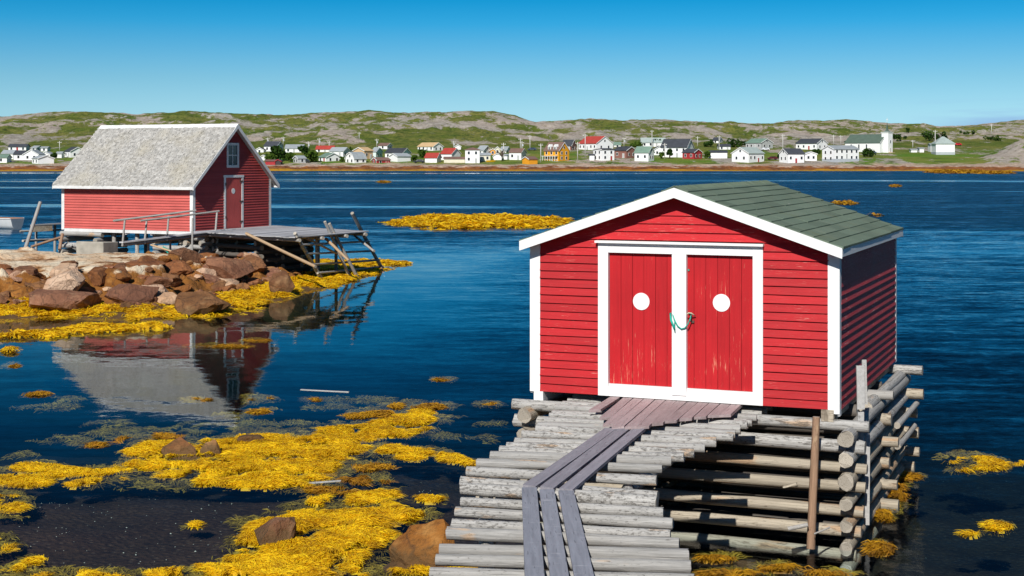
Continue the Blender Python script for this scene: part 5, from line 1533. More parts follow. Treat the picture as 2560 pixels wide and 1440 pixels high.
def house(label, x0, x1, base, eave, ridge, split, side, wall, roof, Wd=7.0, Ld=8.5, win=1, found=0, chim=False, cat='house', name='house', trim=None, door=True, dY=0.0, hip=False, gambrel=False, gwin=True, long_wall=None):
    """a house given by its outline in the photo; split is the column of its nearest corner"""
    Y = rowY(base) + dY
    s = FPX / Y
    zb = CAMZ - (base - HROW) / s
    hw, hr = (base - eave) / s, max(.25, (eave - ridge) / s)
    Xc = (split - 1280) / s
    if side == 'R':
        r = math.asin(min(.92, max(.08, (x1 - split) / (Wd * s))))
        L = (split - x0) / (s * math.cos(r)); Wv = Wd if (x1 - split) / (Wd * s) <= .92 else (x1 - split) / s / .92
        rz_ = -r; org = Vector((Xc, Y, zb)) - Vector((math.cos(r), -math.sin(r), 0)) * L
    elif side == 'L':
        r = math.asin(min(.92, max(.08, (split - x0) / (Wd * s))))
        L = (x1 - split) / (s * math.cos(r)); Wv = Wd if (split - x0) / (Wd * s) <= .92 else (split - x0) / s / .92
        rz_ = r; org = Vector((Xc, Y, zb))
    elif side == 'F':
        Wv = (x1 - x0) / s; L = Ld; rz_ = -PI / 2; org = Vector(((x0 - 1280) / s, Y + L, zb))
    else:
        L = (x1 - x0) / s; Wv = Wd; rz_ = 0.0; org = Vector(((x0 - 1280) / s, Y, zb))
    t = thing(name, label, cat, org, rz_, GR if cat == 'house' else None)
    wm, rm, tm = VM[wall], VM[roof], VM[trim or 'trim']
    fm = {k: side_map(k, L, Wv) for k in ('front', 'right', 'left', 'back')}
    gx = gambrel
    prof = [(0, -.8), (Wv, -.8), (Wv, hw), (Wv / 2, hw + hr), (0, hw)]
    if gx: prof = [(0, -.8), (Wv, -.8), (Wv, hw), (Wv * .82, hw + hr * .62), (Wv / 2, hw + hr), (Wv * .18, hw + hr * .62), (0, hw)]
    if hip:
        box('wall', 0, L, 0, Wv, -.8, hw, wm, t)
        o = .4; m = min(L, Wv) / 2 * .98
        V = [(-o, -o, hw), (L + o, -o, hw), (L + o, Wv + o, hw), (-o, Wv + o, hw), (m, Wv / 2, hw + hr), (max(m + .05, L - m), Wv / 2, hw + hr), (-o, -o, hw - .15), (L + o, -o, hw - .15), (L + o, Wv + o, hw - .15), (-o, Wv + o, hw - .15)]
        F = [(0, 1, 5, 4), (1, 2, 5), (2, 3, 4, 5), (3, 0, 4), (0, 6, 7, 1), (1, 7, 8, 2), (2, 8, 9, 3), (3, 9, 6, 0), (9, 8, 7, 6)]
        rf = link('roof', mesh_of('roof', V, F, [rm]), t)
    else:
        V = [(u, v, z) for u in (0, L) for v, z in prof]
        n = len(prof)
        F = [tuple(range(n))[::-1], tuple(range(n, 2 * n))] + [(i, (i + 1) % n, (i + 1) % n + n, i + n) for i in range(n)]
        me = mesh_of('wall', V, F, [wm])
        import bmesh
        bm = bmesh.new(); bm.from_mesh(me); bmesh.ops.recalc_face_normals(bm, faces=bm.faces); bm.to_mesh(me); bm.free()
        link('wall', me, t)
        o, th_ = .35, .22
        pr = prof[2:]
        sl = hr / (Wv / 2) if not gx else (hr * .62) / (Wv * .18)
        lo = [(pr[0][0] + o, pr[0][1] - o * sl)] + pr[1:-1] + [(pr[-1][0] - o, pr[-1][1] - o * sl)]
        ring = lo + [(v, z + th_) for v, z in lo[::-1]]
        n = len(ring)
        V = [(u, v, z + .02) for u in (-o, L + o) for v, z in ring]
        k = len(lo)
        F = [(i, i + 1, n - 2 - i, n - 1 - i) for i in range(k - 1)]
        F = F + [tuple(x + n for x in f)[::-1] for f in F] + [(i, (i + 1) % n, (i + 1) % n + n, i + n) for i in range(n)]
        me = mesh_of('roof', V, F, [rm])
        bm = bmesh.new(); bm.from_mesh(me); bmesh.ops.recalc_face_normals(bm, faces=bm.faces); bm.to_mesh(me); bm.free()
        rf = link('roof', me, t)
        if (trim or True):
            # white barge boards on the visible gable
            for ug in ((L + o + .01,) if side in 'RF' else ((-o - .01,) if side == 'L' else ())):
                for a, b in zip(lo, lo[1:]):
                    V = [(ug + e, v, z + q) for e in (-.05, .05) for v, z in (a, b) for q in (-.10, .20)]
                    F = [(0, 1, 3, 2), (4, 6, 7, 5), (0, 4, 5, 1), (2, 3, 7, 6), (1, 5, 7, 3), (0, 2, 6, 4)]
                    link('barge_board', mesh_of('barge_board', V, F, [tm]), t)
    if found: box('foundation', -.08, L + .08, -.08, Wv + .08, -.9, found / s, VM['found'], t)
    # openings
    def opening(nm, u0, u1, z0, z1, face):
        if face == 'front':
            c, sz, c2, s2 = ((u0 + u1) / 2, -.03, (z0 + z1) / 2), (u1 - u0 + .24, .06, z1 - z0 + .24), ((u0 + u1) / 2, -.07, (z0 + z1) / 2), (u1 - u0, .04, z1 - z0)
        else:
            q = L if face == 'right' else 0; g = 1 if face == 'right' else -1
            c, sz, c2, s2 = (q + g * .03, (u0 + u1) / 2, (z0 + z1) / 2), (.06, u1 - u0 + .24, z1 - z0 + .24), (q + g * .07, (u0 + u1) / 2, (z0 + z1) / 2), (.04, u1 - u0, z1 - z0)
        fr_ = ubox(nm, c, sz, tm, t)
        sub('pane' if nm == 'window' else 'door_leaf', c2, s2, M['glass'] if nm == 'window' else VM['red' if random.random() < .3 else 'grey'], fr_, t)
    f0 = (found / s if found else 0) 
    if win:
        storeys = 2 if hw > 4.4 else 1
        gface = 'right' if side in 'RF' else 'left'
        if side != 'F' and L > 2.5:
            nw = max(1, int(L / 2.6))
            for st in range(storeys):
                zc = hw * (0.55 if storeys == 1 else (.30, .76)[st]) + f0 * .3
                for k in range(nw):
                    u = L * (k + .5) / nw
                    if st == 0 and k == nw // 2 and door and nw > 1:
                        opening('door', u - .45, u + .45, f0 + .1, min(hw * .9, f0 + 2.1), 'front'); continue
                    opening('window', u - .45, u + .45, zc - .6, zc + .6, 'front')
        if side != 'S' and gwin:
            zs = [hw * .5] if storeys == 1 else [hw * .3, hw * .76]
            for zc in zs:
                for v in ((Wv * .28, Wv * .72) if Wv > 4.5 else (Wv * .5,)):
                    opening('window', v - .45, v + .45, zc - .6, zc + .6, gface)
            if hr > 2.0: opening('window', Wv / 2 - .4, Wv / 2 + .4, hw + hr * .22, hw + hr * .22 + 1.0, gface)
    if chim:
        ubox('chimney', (L * .4, Wv / 2, hw + hr + .4), (.6, .6, 1.5), VM['brown'], t)
    return t, L, Wv, hw, hr, s

H = house
# left cluster, left of the steep grey roof
H('long white bungalow with dark roof highest on the slope at far left', 21, 65, 377, 367, 361, 65, 'S', 'white', 'r_dark', 6)
H('small white gabled house on the slope right of the long bungalow', 77, 97, 377, 370, 365, 90, 'R', 'white', 'r_grey', 7)
H('little white cottage above the shore right of the small gabled house', 102, 118, 378.5, 370, 367, 118, 'S', 'white', 'r_grey', 5)
H('plain white house with grey roof at the far left edge of the village', 4, 33, 398, 384, 376, 33, 'S', 'white', 'r_grey', 7)
H('small white shed with green roof by the shore at far left', -12, 17, 407, 394, 387, 17, 'S', 'white', 'r_green', 6, cat='shed', name='shore_shed')
H('white wing with charcoal roof and red door beside the broad gable', 34, 58, 400, 386, 377, 58, 'S', 'white', 'r_dark', 7)
H('broad white gable-fronted house in the left shore cluster', 58, 96, 400, 386, 375, 58, 'F', 'white', 'r_grey', 7, 9)
H('white shore house with pale blue gable and grey roof left of the shed', 70, 127, 411, 396, 389, 95, 'R', 'white', 'r_grey', 7, win=1, gwin=False, door=False)
H('low white gable peeping out behind the pale blue gabled house', 97, 128, 395, 387, 380, 97, 'F', 'white', 'r_grey', 7, 7)
H('white house with dark roof half hidden by the left shed roof slope', 154, 205, 394, 378, 368, 176, 'R', 'white', 'r_dark', 7)
H('low white lean-to annex left of the half hidden dark-roofed house', 141, 154, 395, 384, 380, 154, 'S', 'white', 'r_grey', 4, win=0, cat='shed', name='annex')
# behind and right of the left shed
H('small white gable just right of the steep grey roof', 638, 659, 381, 375, 369, 638, 'F', 'white', 'r_dark', 6, 7)
H('two-storey white house with dark roof above the dark bushes', 658, 703, 379, 365, 354, 692, 'R', 'white', 'r_dark', 7)
H('white cottage with long grey roof between the dark bushes', 713, 757, 381, 371, 362, 757, 'S', 'white', 'r_grey', 7)
H('tiny white shed close beside the steep roof edge', 651, 665, 401, 392, 388, 651, 'F', 'white', 'r_grey', 4, 4, win=0, cat='shed', name='shore_shed')
H('white bungalow with long red roof left of the pale wooden house', 790, 834, 380, 373, 365, 834, 'S', 'white', 'r_red', 7)
H('white house with blue-grey roof behind the green-roofed cottage', 822, 871, 392, 378, 369, 858, 'R', 'white', 'r_grey', 7)
H('white shore cottage with green roof and wide gable', 794, 849, 404, 393, 383, 815, 'R', 'white', 'r_green', 8)
H('white gambrel barn with grey roof standing by the shore', 860, 913, 408, 396, 381, 886, 'L', 'white', 'r_grey', 7, gambrel=True, cat='barn', name='barn', door=False)
H('unpainted tan wooden house with bright tan roof behind the gambrel barn', 880, 930, 398, 377, 369, 911, 'L', 'tan', 'r_tan', 7)
H('narrow pale blue-white house with grey roof right of the tan house', 929, 953, 395, 379, 369, 940, 'R', 'mint', 'r_grey', 7)
H('white cottage with brown roof high behind the pale blue-white house', 945, 978, 373, 364, 358, 968, 'R', 'white', 'r_brown', 6)
H('big white house with charcoal roof and shed-like front wing', 961, 1024, 397, 382, 371, 1006, 'R', 'white', 'r_dark', 8)
H('white front wing of the big charcoal-roofed house near the shore', 971, 1025, 405, 391, 384, 994, 'L', 'white', 'r_grey', 6, win=0)
t_ = H('dark red boathouse with brown roof and white door on the shore', 927, 974, 408, 400.5, 394.5, 943, 'L', 'red', 'r_brown', 5, cat='boathouse', name='boathouse', win=1)
H('dark red shore shed beside the left shed roof tip', 663, 689, 412, 403, 400, 689, 'S', 'red', 'r_brown', 5, win=0, cat='shed', name='shore_shed')
H('narrow black shore shed with red door frame', 688, 702, 412, 403, 399, 688, 'F', 'black', 'r_dark', 5, 5, win=0, cat='shed', name='shore_shed', trim='red')
H('weathered grey shed with white front among the dark bushes', 730, 763, 408, 396, 390, 746, 'L', 'grey', 'r_grey', 5, cat='shed', name='shore_shed')
# centre
H('white house with pale brown roof and mint gable high on the slope', 1042, 1106, 377, 366, 357, 1083, 'R', 'white', 'r_tan', 7)
H('tall white house with bright red roof near the shore', 1101, 1150, 401, 384, 371, 1129, 'R', 'white', 'r_red', 7, win=0)
H('low white shed with red roof left of the tall red-roofed house', 1062, 1101, 407, 394, 383, 1092, 'R', 'white', 'r_red', 6, win=0, cat='shed', name='shore_shed')
H('tiny white shed up the slope behind the red-roofed houses', 1137, 1152, 374, 366, 362, 1137, 'F', 'white', 'r_grey', 4, 5, win=0, cat='shed', name='hill_shed')
H('long low beige shed with dark flat roof by the shore', 1110, 1162, 407, 397, 393, 1162, 'S', 'cream', 'r_brown', 6, win=0, cat='shed', name='shore_shed')
H('tall white two-storey house with hipped brown roof by the shore', 1163, 1199, 408, 374, 368, 1199, 'S', 'white', 'r_brown', 7, hip=True)
H('white house with grey roof and two gables behind the hipped house', 1192, 1227, 388, 376, 365, 1208, 'R', 'white', 'r_grey', 7)
H('cream house with grey porch roof right of the tall hipped house', 1181, 1226, 403, 388, 383, 1226, 'S', 'cream', 'r_grey', 6)
H('narrow golden yellow house between the white houses', 1225, 1239, 387, 376, 372, 1225, 'F', 'orange', 'r_tan', 5, 6)
H('small cream gable behind the golden yellow house', 1234, 1253, 382, 375, 367, 1234, 'F', 'cream', 'r_grey', 6, 6)
H('low white house with grey roof right of the cream gable', 1250, 1276, 382, 376, 367, 1265, 'R', 'white', 'r_grey', 7)
H('white gambrel shed near the bare dark tree', 1232, 1254, 400, 391, 384, 1232, 'F', 'white', 'r_grey', 5, 6, gambrel=True, win=0, cat='shed', name='hill_shed')
H('small white garage right of the bare dark tree', 1257, 1271, 399, 389, 386, 1271, 'S', 'white', 'r_grey', 5, win=0, cat='garage', name='garage')
H('white two-storey house with brown roof left of the yellow house', 1273, 1316, 400, 381, 372, 1303, 'R', 'white', 'r_brown', 7)
H('small orange shed with pale left wall and brown roof on the shore', 1306, 1344, 412, 398, 392, 1323, 'L', 'orange', 'r_brown', 5, win=0, cat='shed', name='shore_shed')
# yellow house with dormers and porch
ty, L, Wv, hw, hr, s = H('bright yellow house with brown roof, white dormers and veranda on stilts', 1361, 1424, 403, 376, 356, 1397, 'R', 'yellow', 'r_brown', 7, chim=False)
for u in (L * .33, L * .72):
    d = box('dormer', u - .75, u + .75, .2, 2.4, hw + .1, hw + 1.7, VM['trim'], ty)
    V = [(u - .95, .1, hw + 1.65), (u + .95, .1, hw + 1.65), (u, .1, hw + 2.75), (u - .95, 2.8, hw + 1.65), (u + .95, 2.8, hw + 1.65), (u, 2.8, hw + 2.75)]
    link('dormer_roof', mesh_of('dormer_roof', V, [(0, 1, 2), (3, 5, 4), (0, 2, 5, 3), (1, 4, 5, 2), (0, 3, 4, 1)], [VM['trim']]), d)
    o = box('pane', u - .35, u + .35, .14, .2, hw + .45, hw + 1.45, M['glass']); o.parent = d; o.matrix_basis = Matrix.Identity(4)
dk_ = box('veranda', -.8, L + .8, -2.0, -.05, -.15, .05, VM['grey'], ty)
box('veranda_roof', -.2, L * .95, -1.6, -.10, 2.15, 2.35, VM['trim'], ty)
for k in range(8):
    u = -.7 + (L + 1.4) * k / 7
    box('post', u - .08, u + .08, -1.95, -1.8, -1.6, 1.0, VM['trim'], ty)
box('railing', -.8, L + .8, -1.98, -1.92, .85, .97, VM['grey'], ty)
for k in range(6):
    u = L * (k + .3) / 6
    box('veranda_post', u - .1, u + .1, -1.55, -1.40, .06, 2.14, VM['trim'], ty)
H('dark brown house looming behind the yellow house', 1404, 1442, 376, 364, 350, 1428, 'R', 'brown', 'r_dark', 7, win=1)
H('large white house with bright red roof uphill right of the yellow house', 1449, 1535, 376, 358, 341, 1491, 'R', 'white', 'r_red', 11)
H('square white two-storey house with flat dark roof near the shore', 1485, 1537, 402, 374, 371.5, 1505, 'L', 'white', 'r_dark', 7)
H('low white annex left of the flat-roofed white house', 1474, 1486, 401, 388, 386, 1486, 'S', 'white', 'r_dark', 5, win=0, cat='shed', name='annex')
H('brown house with charcoal roof right of the flat-roofed white house', 1537, 1592, 396, 376, 367, 1566, 'R', 'brown', 'r_dark', 7)
H('white saltbox with big green roof slope by the shore', 1588, 1638, 404, 381, 367, 1621, 'R', 'white', 'r_green', 6, door=False)
H('white house with pale green-grey roof high behind the saltbox', 1604, 1664, 367, 356, 345, 1664, 'S', 'white', 'r_pale', 8)
H('small white house with green roof behind the brown house', 1535, 1552, 367, 362, 356, 1552, 'S', 'white', 'r_green', 6)
H('small white gable with dark roof behind the dark conifer', 1634, 1666, 388, 375, 365, 1634, 'F', 'white', 'r_dark', 8, 8)
tb_, L, Wv, hw, hr, s = H('biggest white house with long black roof above the small dark red shed', 1655, 1740, 394, 368, 348, 1717, 'R', 'white', 'r_dark', 10)
H('dark red shed with charcoal roof and white-framed windows', 1709, 1758, 398, 381, 373, 1735, 'R', 'red', 'r_dark', 6, cat='shed', name='shore_shed', door=False)
H('long plain white garage with low dark roof', 1775, 1818, 396, 381, 377, 1818, 'S', 'white', 'r_dark', 7, win=0, cat='garage', name='garage')
H('white barn-like house with big pale green-grey roof on the lawn', 1835, 1918, 407, 383, 369, 1872, 'L', 'white', 'r_pale', 9)
H('grey house with green roof up the slope behind the white barn-like house', 1871, 1937, 372, 357, 347, 1902, 'R', 'grey', 'r_green', 9)
H('white gabled house among the dark bushes high on the slope', 1782, 1811, 358, 351, 344, 1796, 'R', 'white', 'r_dark', 7)
H('low white house below the bushes left of the grey house', 1797, 1826, 374, 366, 361, 1826, 'S', 'white', 'r_dark', 6)
H('white shore house with charcoal roof and deck at its right', 1955, 2014, 408, 384, 372, 1970, 'L', 'white', 'r_dark', 7)
H('low white wing with pale roof right of the charcoal-roofed shore house', 2013, 2042, 402, 385, 380, 2013, 'F', 'white', 'r_grey', 6, 6)
H('white house with black roof and front gables left of the church', 1999, 2075, 375, 358, 347, 2042, 'R', 'white', 'r_dark', 9)
H('long white house with grey roof and grey foundation below the church', 2064, 2156, 406, 373, 364.5, 2086, 'L', 'white', 'r_grey', 8, found=9)
# church
tc_, L, Wv, hw, hr, s = H('white church with dark green roof, square tower and thin spire', 2130, 2238, 382, 356, 336, 2200, 'R', 'white', 'r_dkgreen', 10, cat='church', name='church', win=0)
tw = 3.8
tu0, tu1 = L - 1.2, L - 1.2 + tw
tv0, tv1 = Wv / 2 - tw / 2, Wv / 2 + tw / 2
tower = box('tower', tu0, tu1, tv0, tv1, -.6, 9.4 * 1.05, VM['white'], tc_)
zt = 9.4 * 1.05
box('tower_cornice', tu0 - .3, tu1 + .3, tv0 - .3, tv1 + .3, zt, zt + .3, VM['trim'], tc_)
cu, cv = (tu0 + tu1) / 2, (tv0 + tv1) / 2
V = [(cu - 1.5, cv - 1.5, zt + .3), (cu + 1.5, cv - 1.5, zt + .3), (cu + 1.5, cv + 1.5, zt + .3), (cu - 1.5, cv + 1.5, zt + .3)]
V += [(cu - .5, cv - .5, zt + 1.1), (cu + .5, cv - .5, zt + 1.1), (cu + .5, cv + .5, zt + 1.1), (cu - .5, cv + .5, zt + 1.1), (cu, cv, zt + 5.2)]
F = [(0, 1, 5, 4), (1, 2, 6, 5), (2, 3, 7, 6), (3, 0, 4, 7), (4, 5, 8), (5, 6, 8), (6, 7, 8), (7, 4, 8), (3, 2, 1, 0)]
sp_ = link('spire', mesh_of('spire', V, F, [VM['r_dkgreen']]), tc_)
for (a, b, c, d, e, f) in ((cu - .07, cu + .07, cv - .07, cv + .07, zt + 4.9, zt + 7.2), (cu - .6, cu + .6, cv - .06, cv + .06, zt + 6.3, zt + 6.45)):
    o = box('cross', a, b, c, d, e, f, VM['trim']); o.parent = sp_; o.matrix_basis = Matrix.Identity(4)
for u in (L * .18, L * .40, L * .62):
    w_ = box('window', u - .5, u + .5, -.05, .0, hw * .30, hw * .85, VM['trim'], tc_)
    o = box('pane', u - .35, u + .35, -.08, -.05, hw * .33, hw * .82, M['glass']); o.parent = w_; o.matrix_basis = Matrix.Identity(4)
for z0, z1 in ((4.6, 6.2), (.2, 2.5)):
    w_ = box('window' if z0 > 1 else 'door', tu1, tu1 + .05, cv - .5, cv + .5, z0, z1, VM['trim'], tc_)
    o = box('pane' if z0 > 1 else 'door_leaf', tu1 + .05, tu1 + .08, cv - .35, cv + .35, z0 + .1, z1 - .1, M['glass'] if z0 > 1 else VM['grey']); o.parent = w_; o.matrix_basis = Matrix.Identity(4)
box('steps', tu1, tu1 + 1.6, cv - 1.6, cv + 1.6, -.6, .25, VM['tan'], tc_)
H('square white house with pale green hipped roof at the right end', 2340, 2387, 387, 359, 341, 2387, 'S', 'white', 'r_pale', 8, found=7, hip=True, win=0)
H('small white annex left of the hipped house at the right end', 2327, 2340, 380, 362, 359, 2340, 'S', 'white', 'r_grey', 5, win=0, cat='shed', name='annex')
for lb, a, b, y0, y1 in (('low white roadside shed right of the church', 2278, 2293, 381, 373), ('tiny white roadside shed with dark window near the hipped house', 2299, 2310, 381, 370)):
    H(lb, a, b, y0, y1 + 1.5, y1, b, 'S', 'white', 'r_grey', 3.5, win=0, cat='shed', name='roadside_shed')

# ------------------------------------------------------------------ utility poles
M['upole'] = m_flat('utility_pole_wood', (0.52, 0.50, 0.46), 0.8, 0.1, 2)
PG = 'utility poles of the village'
def upole(px, top, base, lab):
    Y = rowY(base) - 3
    x = (px - 1280) / FPX * Y
    zb, zt = ground(x, Y) - .3, CAMZ - (top - HROW) / FPX * Y
    t = thing('utility_pole', lab, 'pole', (x, Y, zb), 0, PG)
    tube('post', [(x, Y, zb), (x, Y, (zb + zt) / 2), (x, Y, zt)], .19, M['upole'], t, 7)
    ubox('crossarm', (0, 0, zt - zb - .7), (2.0, .14, .16), M['upole'], t)
    for dx in (-.8, .8): ubox('insulator', (dx, 0, zt - zb - .5), (.16, .16, .28), VM['trim'], t)
    if (px * 7) % 3 < 1: ubox('transformer', (.35, -.3, zt - zb - 1.8), (.6, .6, 1.0), VM['found'], t)
for px, a, b, lab in ((149, 353, 376, 'utility pole left of the steep grey shed roof'), (669, 344, 368, 'utility pole at the two-storey house above the dark bushes'), (708, 342, 361, 'slim utility pole on the slope above the bushes'), (798, 345, 378, 'utility pole before the left end of the long red roof'), (823, 352, 378, 'utility pole before the right end of the long red roof'),
                      (771, 354, 373, 'utility pole between the bushes and the red roof'), (898, 330, 351, 'lone utility pole up the hillside behind the tan house'), (942, 347, 368, 'utility pole left of the brown-roofed cottage'), (1134, 352, 369, 'utility pole beside the tiny white hill shed'), (1301, 345, 378, 'taller of the twin poles behind the brown-roofed house'),
                      (1305, 353, 394, 'lower of the twin poles in front of the brown-roofed house'), (1325, 339, 375, 'utility pole left of the yellow house on the rise'), (1352, 359, 405, 'utility pole right behind the small orange shed'), (1259, 357, 400, 'utility pole at the bare dark tree'), (1463, 336, 395, 'tall utility pole before the large red roof'),
                      (1444, 355, 400, 'utility pole right of the yellow house'), (1630, 325, 367, 'utility pole above the saltbox roof'), (1560, 344, 366, 'utility pole above the brown house'), (1662, 358, 397, 'utility pole left of the dark conifer'), (1744, 341, 365, 'utility pole right of the biggest white house'),
                      (1798, 339, 376, 'utility pole above the plain white garage'), (1957, 335, 381, 'tall utility pole left of the shore house with the deck'), (2084, 337, 362, 'left one of the two poles above the long white house'), (2102, 338, 362, 'right one of the two poles above the long white house'), (2338, 325, 385, 'tall utility pole at the left of the hipped house'),
                      (2282, 350, 369, 'utility pole on the road right of the church'), (2479, 310, 330, 'distant pole on the right-hand hill')):
    upole(px, a, b, lab)

# ------------------------------------------------------------------ trees and bushes
def m_leaf(name, a, b):
    t = NT(name)
    c = t.mix(t.attr('tone'), a, b)
    d = t.add('ShaderNodeBsdfDiffuse'); t.set(d.inputs[0], c)
    tl = t.add('ShaderNodeBsdfTranslucent'); t.set(tl.inputs[0], c)
    mx = t.add('ShaderNodeMixShader'); mx.inputs[0].default_value = .3
    t.l.new(d.outputs[0], mx.inputs[1]); t.l.new(tl.outputs[0], mx.inputs[2]); t.l.new(mx.outputs[0], t.out.inputs['Surface'])
    return t.m
LEAF = {'dark': m_leaf('dark_foliage', (0.020, 0.050, 0.012), (0.055, 0.105, 0.02)), 'mid': m_leaf('foliage', (0.045, 0.095, 0.014), (0.12, 0.19, 0.03))}
M['bark'] = m_flat('bark', (0.10, 0.075, 0.055), 0.9, 0.2)
def tree(px, top, base, wpx, lab, kind='dark', name='bush', cat='bush', conical=False):
    Y = rowY(base) - 1.5
    s = FPX / Y
    x = (px - 1280) / s
    zb = CAMZ - (base - HROW) / s
    h, w = (base - top) / s, wpx / s
    t = thing(name, lab, cat, (x, Y, zb), 0, 'trees and bushes of the village')
    r = np.random.default_rng(int(px * 13 + top))
    nl = 420
    # clumps
    nc = 9
    cc = np.stack([r.uniform(-.34, .34, nc) * w, r.uniform(-.3, .3, nc) * w, r.uniform(.25, .80, nc) * h], 1)
    cr_ = r.uniform(.18, .34, nc) * min(w, h * 1.4)
    if conical: cc[:, :2] *= (1.15 - cc[:, 2:] / h); cr_ *= (1.25 - cc[:, 2] / h)
    k = r.integers(0, nc, nl)
    d = r.normal(size=(nl, 3)); d /= np.linalg.norm(d, axis=1)[:, None]
    P = cc[k] + d * cr_[k][:, None] * r.uniform(.55, 1.05, nl)[:, None]
    P[:, 2] = np.clip(P[:, 2], .05, h * 1.03)
    a = r.normal(size=(nl, 3)); a /= np.linalg.norm(a, axis=1)[:, None]
    b = np.cross(a, r.normal(size=(nl, 3))); b /= np.linalg.norm(b, axis=1)[:, None]
    q = r.uniform(.10, .22, nl)[:, None] * (min(w, h) * .55 + .3)
    V = np.stack([P - a * q - b * q * .7, P + a * q - b * q * .5, P + a * q * .8 + b * q * .7, P - a * q * .7 + b * q], 1).reshape(-1, 3)
    F = np.arange(nl * 4).reshape(-1, 4)
    link('crown', fast_mesh('crown', V, F, [LEAF[kind]], {'tone': np.repeat(r.random(nl), 4)}), t)
    tube('trunk', [(x, Y, zb - .4), (x + .1, Y, zb + h * .3), (x, Y, zb + h * .62)], max(.1, .05 * h), M['bark'], t, 6)
for a in ((134, 382, 396, 14, 'round dark bush left of the half hidden dark-roofed house', 'dark'), (700, 367, 401, 40, 'biggest dark green bush right of the steep grey roof', 'dark'), (726, 380, 404, 24, 'mid-green bush right of the biggest dark bush', 'mid'), (761, 364, 388, 24, 'dark bush above the weathered grey shed', 'dark'),
          (781, 374, 405, 36, 'bright green bush left of the green-roofed cottage', 'mid'), (672, 384, 404, 24, 'green bush beside the roof tip of the left shed', 'mid'), (855, 391, 404, 12, 'small bush between green-roofed cottage and gambrel barn', 'mid'), (872, 368, 382, 20, 'bush behind the gambrel barn', 'mid'),
          (1058, 373, 394, 26, 'bush below the mint-gabled house', 'mid'), (1035, 388, 404, 16, 'bush beside the parked dark car near the big white house', 'mid'), (1589, 353, 368, 38, 'broad bush on the rise behind the saltbox', 'mid'), (1643, 348, 366, 24, 'bush before the pale green-grey roof', 'dark'),
          (1843, 347, 368, 54, 'widest dark thicket left of the grey house', 'dark'), (1768, 351, 367, 36, 'dark thicket above the plain white garage', 'dark'), (1769, 377, 396, 18, 'green bush left of the plain white garage', 'mid'), (2040, 373, 385, 44, 'low dark hedge above the shore house deck', 'dark'),
          (1655, 378, 397, 14, 'small bush left of the dark conifer', 'mid'), (1480, 385, 398, 12, 'bright bush left of the low annex', 'mid'), (2170, 372, 392, 26, 'dark bush at the right end of the long white house', 'dark'), (2270, 318, 334, 9, 'lone small dark spruce on the hill right of the church', 'dark'),
          (2125, 352, 366, 28, 'bush at the back of the church', 'dark'), (2330, 330, 352, 80, 'dark thicket behind the hipped house', 'dark'), (2480, 340, 352, 60, 'dark bush in the hollow at the right edge', 'dark'), (2250, 336, 352, 50, 'dark scrub right of the church tower', 'dark'), (2420, 326, 336, 70, 'dark scrub below the right-hand hill crest', 'dark'), (1950, 384, 396, 14, 'bush by the parked dark red car', 'dark')):
    tree(*a)
tree(1674, 364, 396, 18, 'tall dark conifer left of the biggest white house', 'dark', 'conifer', 'tree', True)
# bare dark tree
Y = rowY(403); x = (1255 - 1280) / FPX * Y; zb = ground(x, Y)
bt = thing('bare_tree', 'leafless dark tree with forked limbs in the middle of the village', 'tree', (x, Y, zb))
tube('trunk', [(x, Y, zb - .3), (x + .1, Y, zb + 2.2), (x - .1, Y, zb + 4.2)], .35, M['bark'], bt)
for dx, dz in ((-2.0, 4.5), (1.6, 4.6), (-.9, 5.0), (.7, 5.2), (-2.6, 3.6)):
    tube('limb', [(x, Y, zb + 2.0), (x + dx * .5, Y + .2, zb + 3.5), (x + dx, Y - .2, zb + dz)], .16, M['bark'], bt)

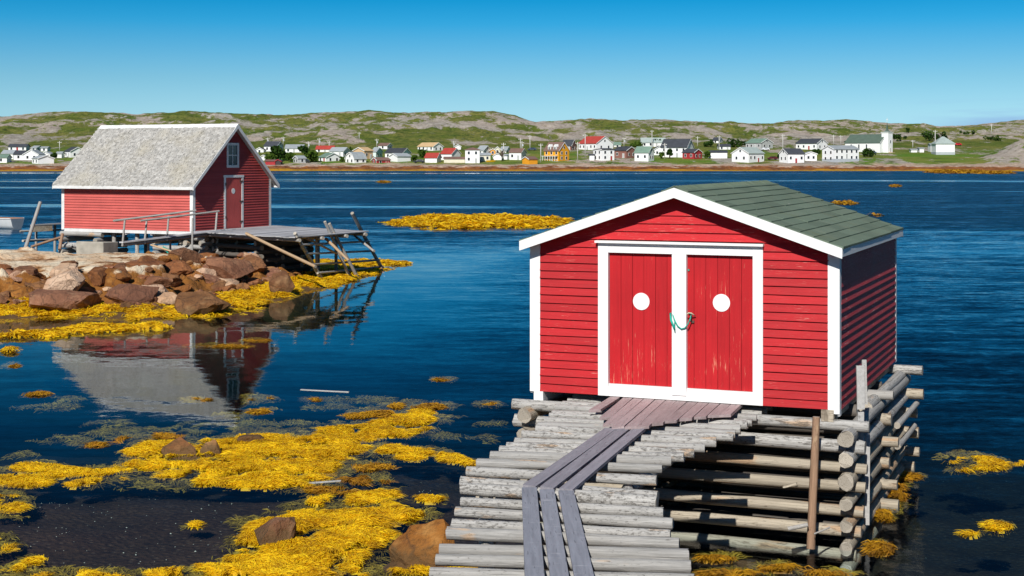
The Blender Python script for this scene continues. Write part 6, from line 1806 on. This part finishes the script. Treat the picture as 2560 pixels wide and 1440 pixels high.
# ------------------------------------------------------------------ cars and boats across the bay
CARP = {k: m_flat('car_paint_' + k, c, 0.25, 0.02, 2, 0.6) for k, c in (('black', (0.02, 0.022, 0.028)), ('maroon', (0.10, 0.015, 0.02)), ('red', (0.55, 0.02, 0.03)), ('white', (0.75, 0.76, 0.78)), ('blue', (0.05, 0.07, 0.12)))}
M['tyre'] = m_flat('tyre', (0.02, 0.02, 0.02), 0.8, 0.1)
def car(px, base, lab, col, rz_=0.0, L=4.5):
    Y = rowY(base) - 2; x = (px - 1280) / FPX * Y
    z = CAMZ - (base - HROW) / FPX * Y
    t = thing('parked_car', lab, 'car', (x, Y, z), rz_, 'cars parked in the village')
    V = []
    prof = [(-.5, .35), (-.5, .8), (-.30, .92), (.46, .95), (.5, .75), (.5, .35)]
    n = len(prof)
    V = [(a * L, y, b) for y in (-.85, .85) for a, b in prof]
    F = [tuple(range(n))[::-1], tuple(range(n, 2 * n))] + [(i, (i + 1) % n, (i + 1) % n + n, i + n) for i in range(n)]
    link('body', mesh_of('body', V, F, [CARP[col]]), t)
    pr = [(-.28, .93), (-.14, 1.45), (.28, 1.48), (.42, .95)]
    V = [(a * L, y * (1 if b < 1 else .86), b) for y in (-.78, .78) for a, b in pr]
    link('cabin', mesh_of('cabin', V, [(3, 2, 1, 0), (4, 5, 6, 7), (0, 1, 5, 4), (1, 2, 6, 5), (2, 3, 7, 6), (3, 0, 4, 7)], [CARP[col]]), t)
    for y in (-.80, .80): ubox('side_window', (.07 * L, y * .955, 1.2), (.40 * L, .03, .34), M['glass'], t)
    for a in (-.31, .31):
        for y in (-.80, .80):
            w = []
            for yy in (y - .1, y + .1): w += [(a * L + .33 * math.cos(2 * PI * k / 12), yy, .33 + .33 * math.sin(2 * PI * k / 12)) for k in range(12)]
            link('wheel', mesh_of('wheel', w, [tuple(range(12)), tuple(range(12, 24))[::-1]] + [(k, (k + 1) % 12, (k + 1) % 12 + 12, k + 12) for k in range(12)], [M['tyre']]), t)
for a in ((762, 406, 'black car parked before the weathered grey shed', 'black', .1), (1048, 407, 'black car parked right of the big white front wing', 'black', -.1, 5.0), (1931, 399, 'dark maroon car left of the shore house with deck', 'maroon', .1), (2393, 364, 'small red car right of the hipped house', 'red', .2), (1912, 376, 'white car below the grey house with green roof', 'white', .3), (2179, 385, 'dark blue car at the foot of the church', 'blue', .2), (1330, 376, 'dark car on the road left of the yellow house', 'blue', .05)):
    car(*a)
bp = W(794, 422.5, 0); boat('rowing_boat', 'long white boat drawn up on the shore below the green-roofed cottage', (bp.x - 3.0, 628, .9), 0.05, 6.0, 2.0, 1.0, M['boat_white'], M['boat_wood'])
bp = W(929, 422, 0); boat('rowing_boat', 'small white boat at the shore below the dark red boathouse', ((917 - 1280) / FPX * 626, 626, .8), 0.15, 4.4, 1.8, .9, M['boat_white'], M['boat_grey'])
Y = rowY(405.5); x = (1216 - 1280) / FPX * Y
M['boat_yellow'] = m_flat('boat_yellow_paint', (0.75, 0.42, 0.02), 0.4, 0.05)
boat('upturned_boat', 'bright yellow boat on the grass before the cream house', (x, Y, CAMZ - (406 - HROW) / FPX * Y + .1), .1, 3.8, 1.5, .9, M['boat_yellow'], M['boat_yellow'])
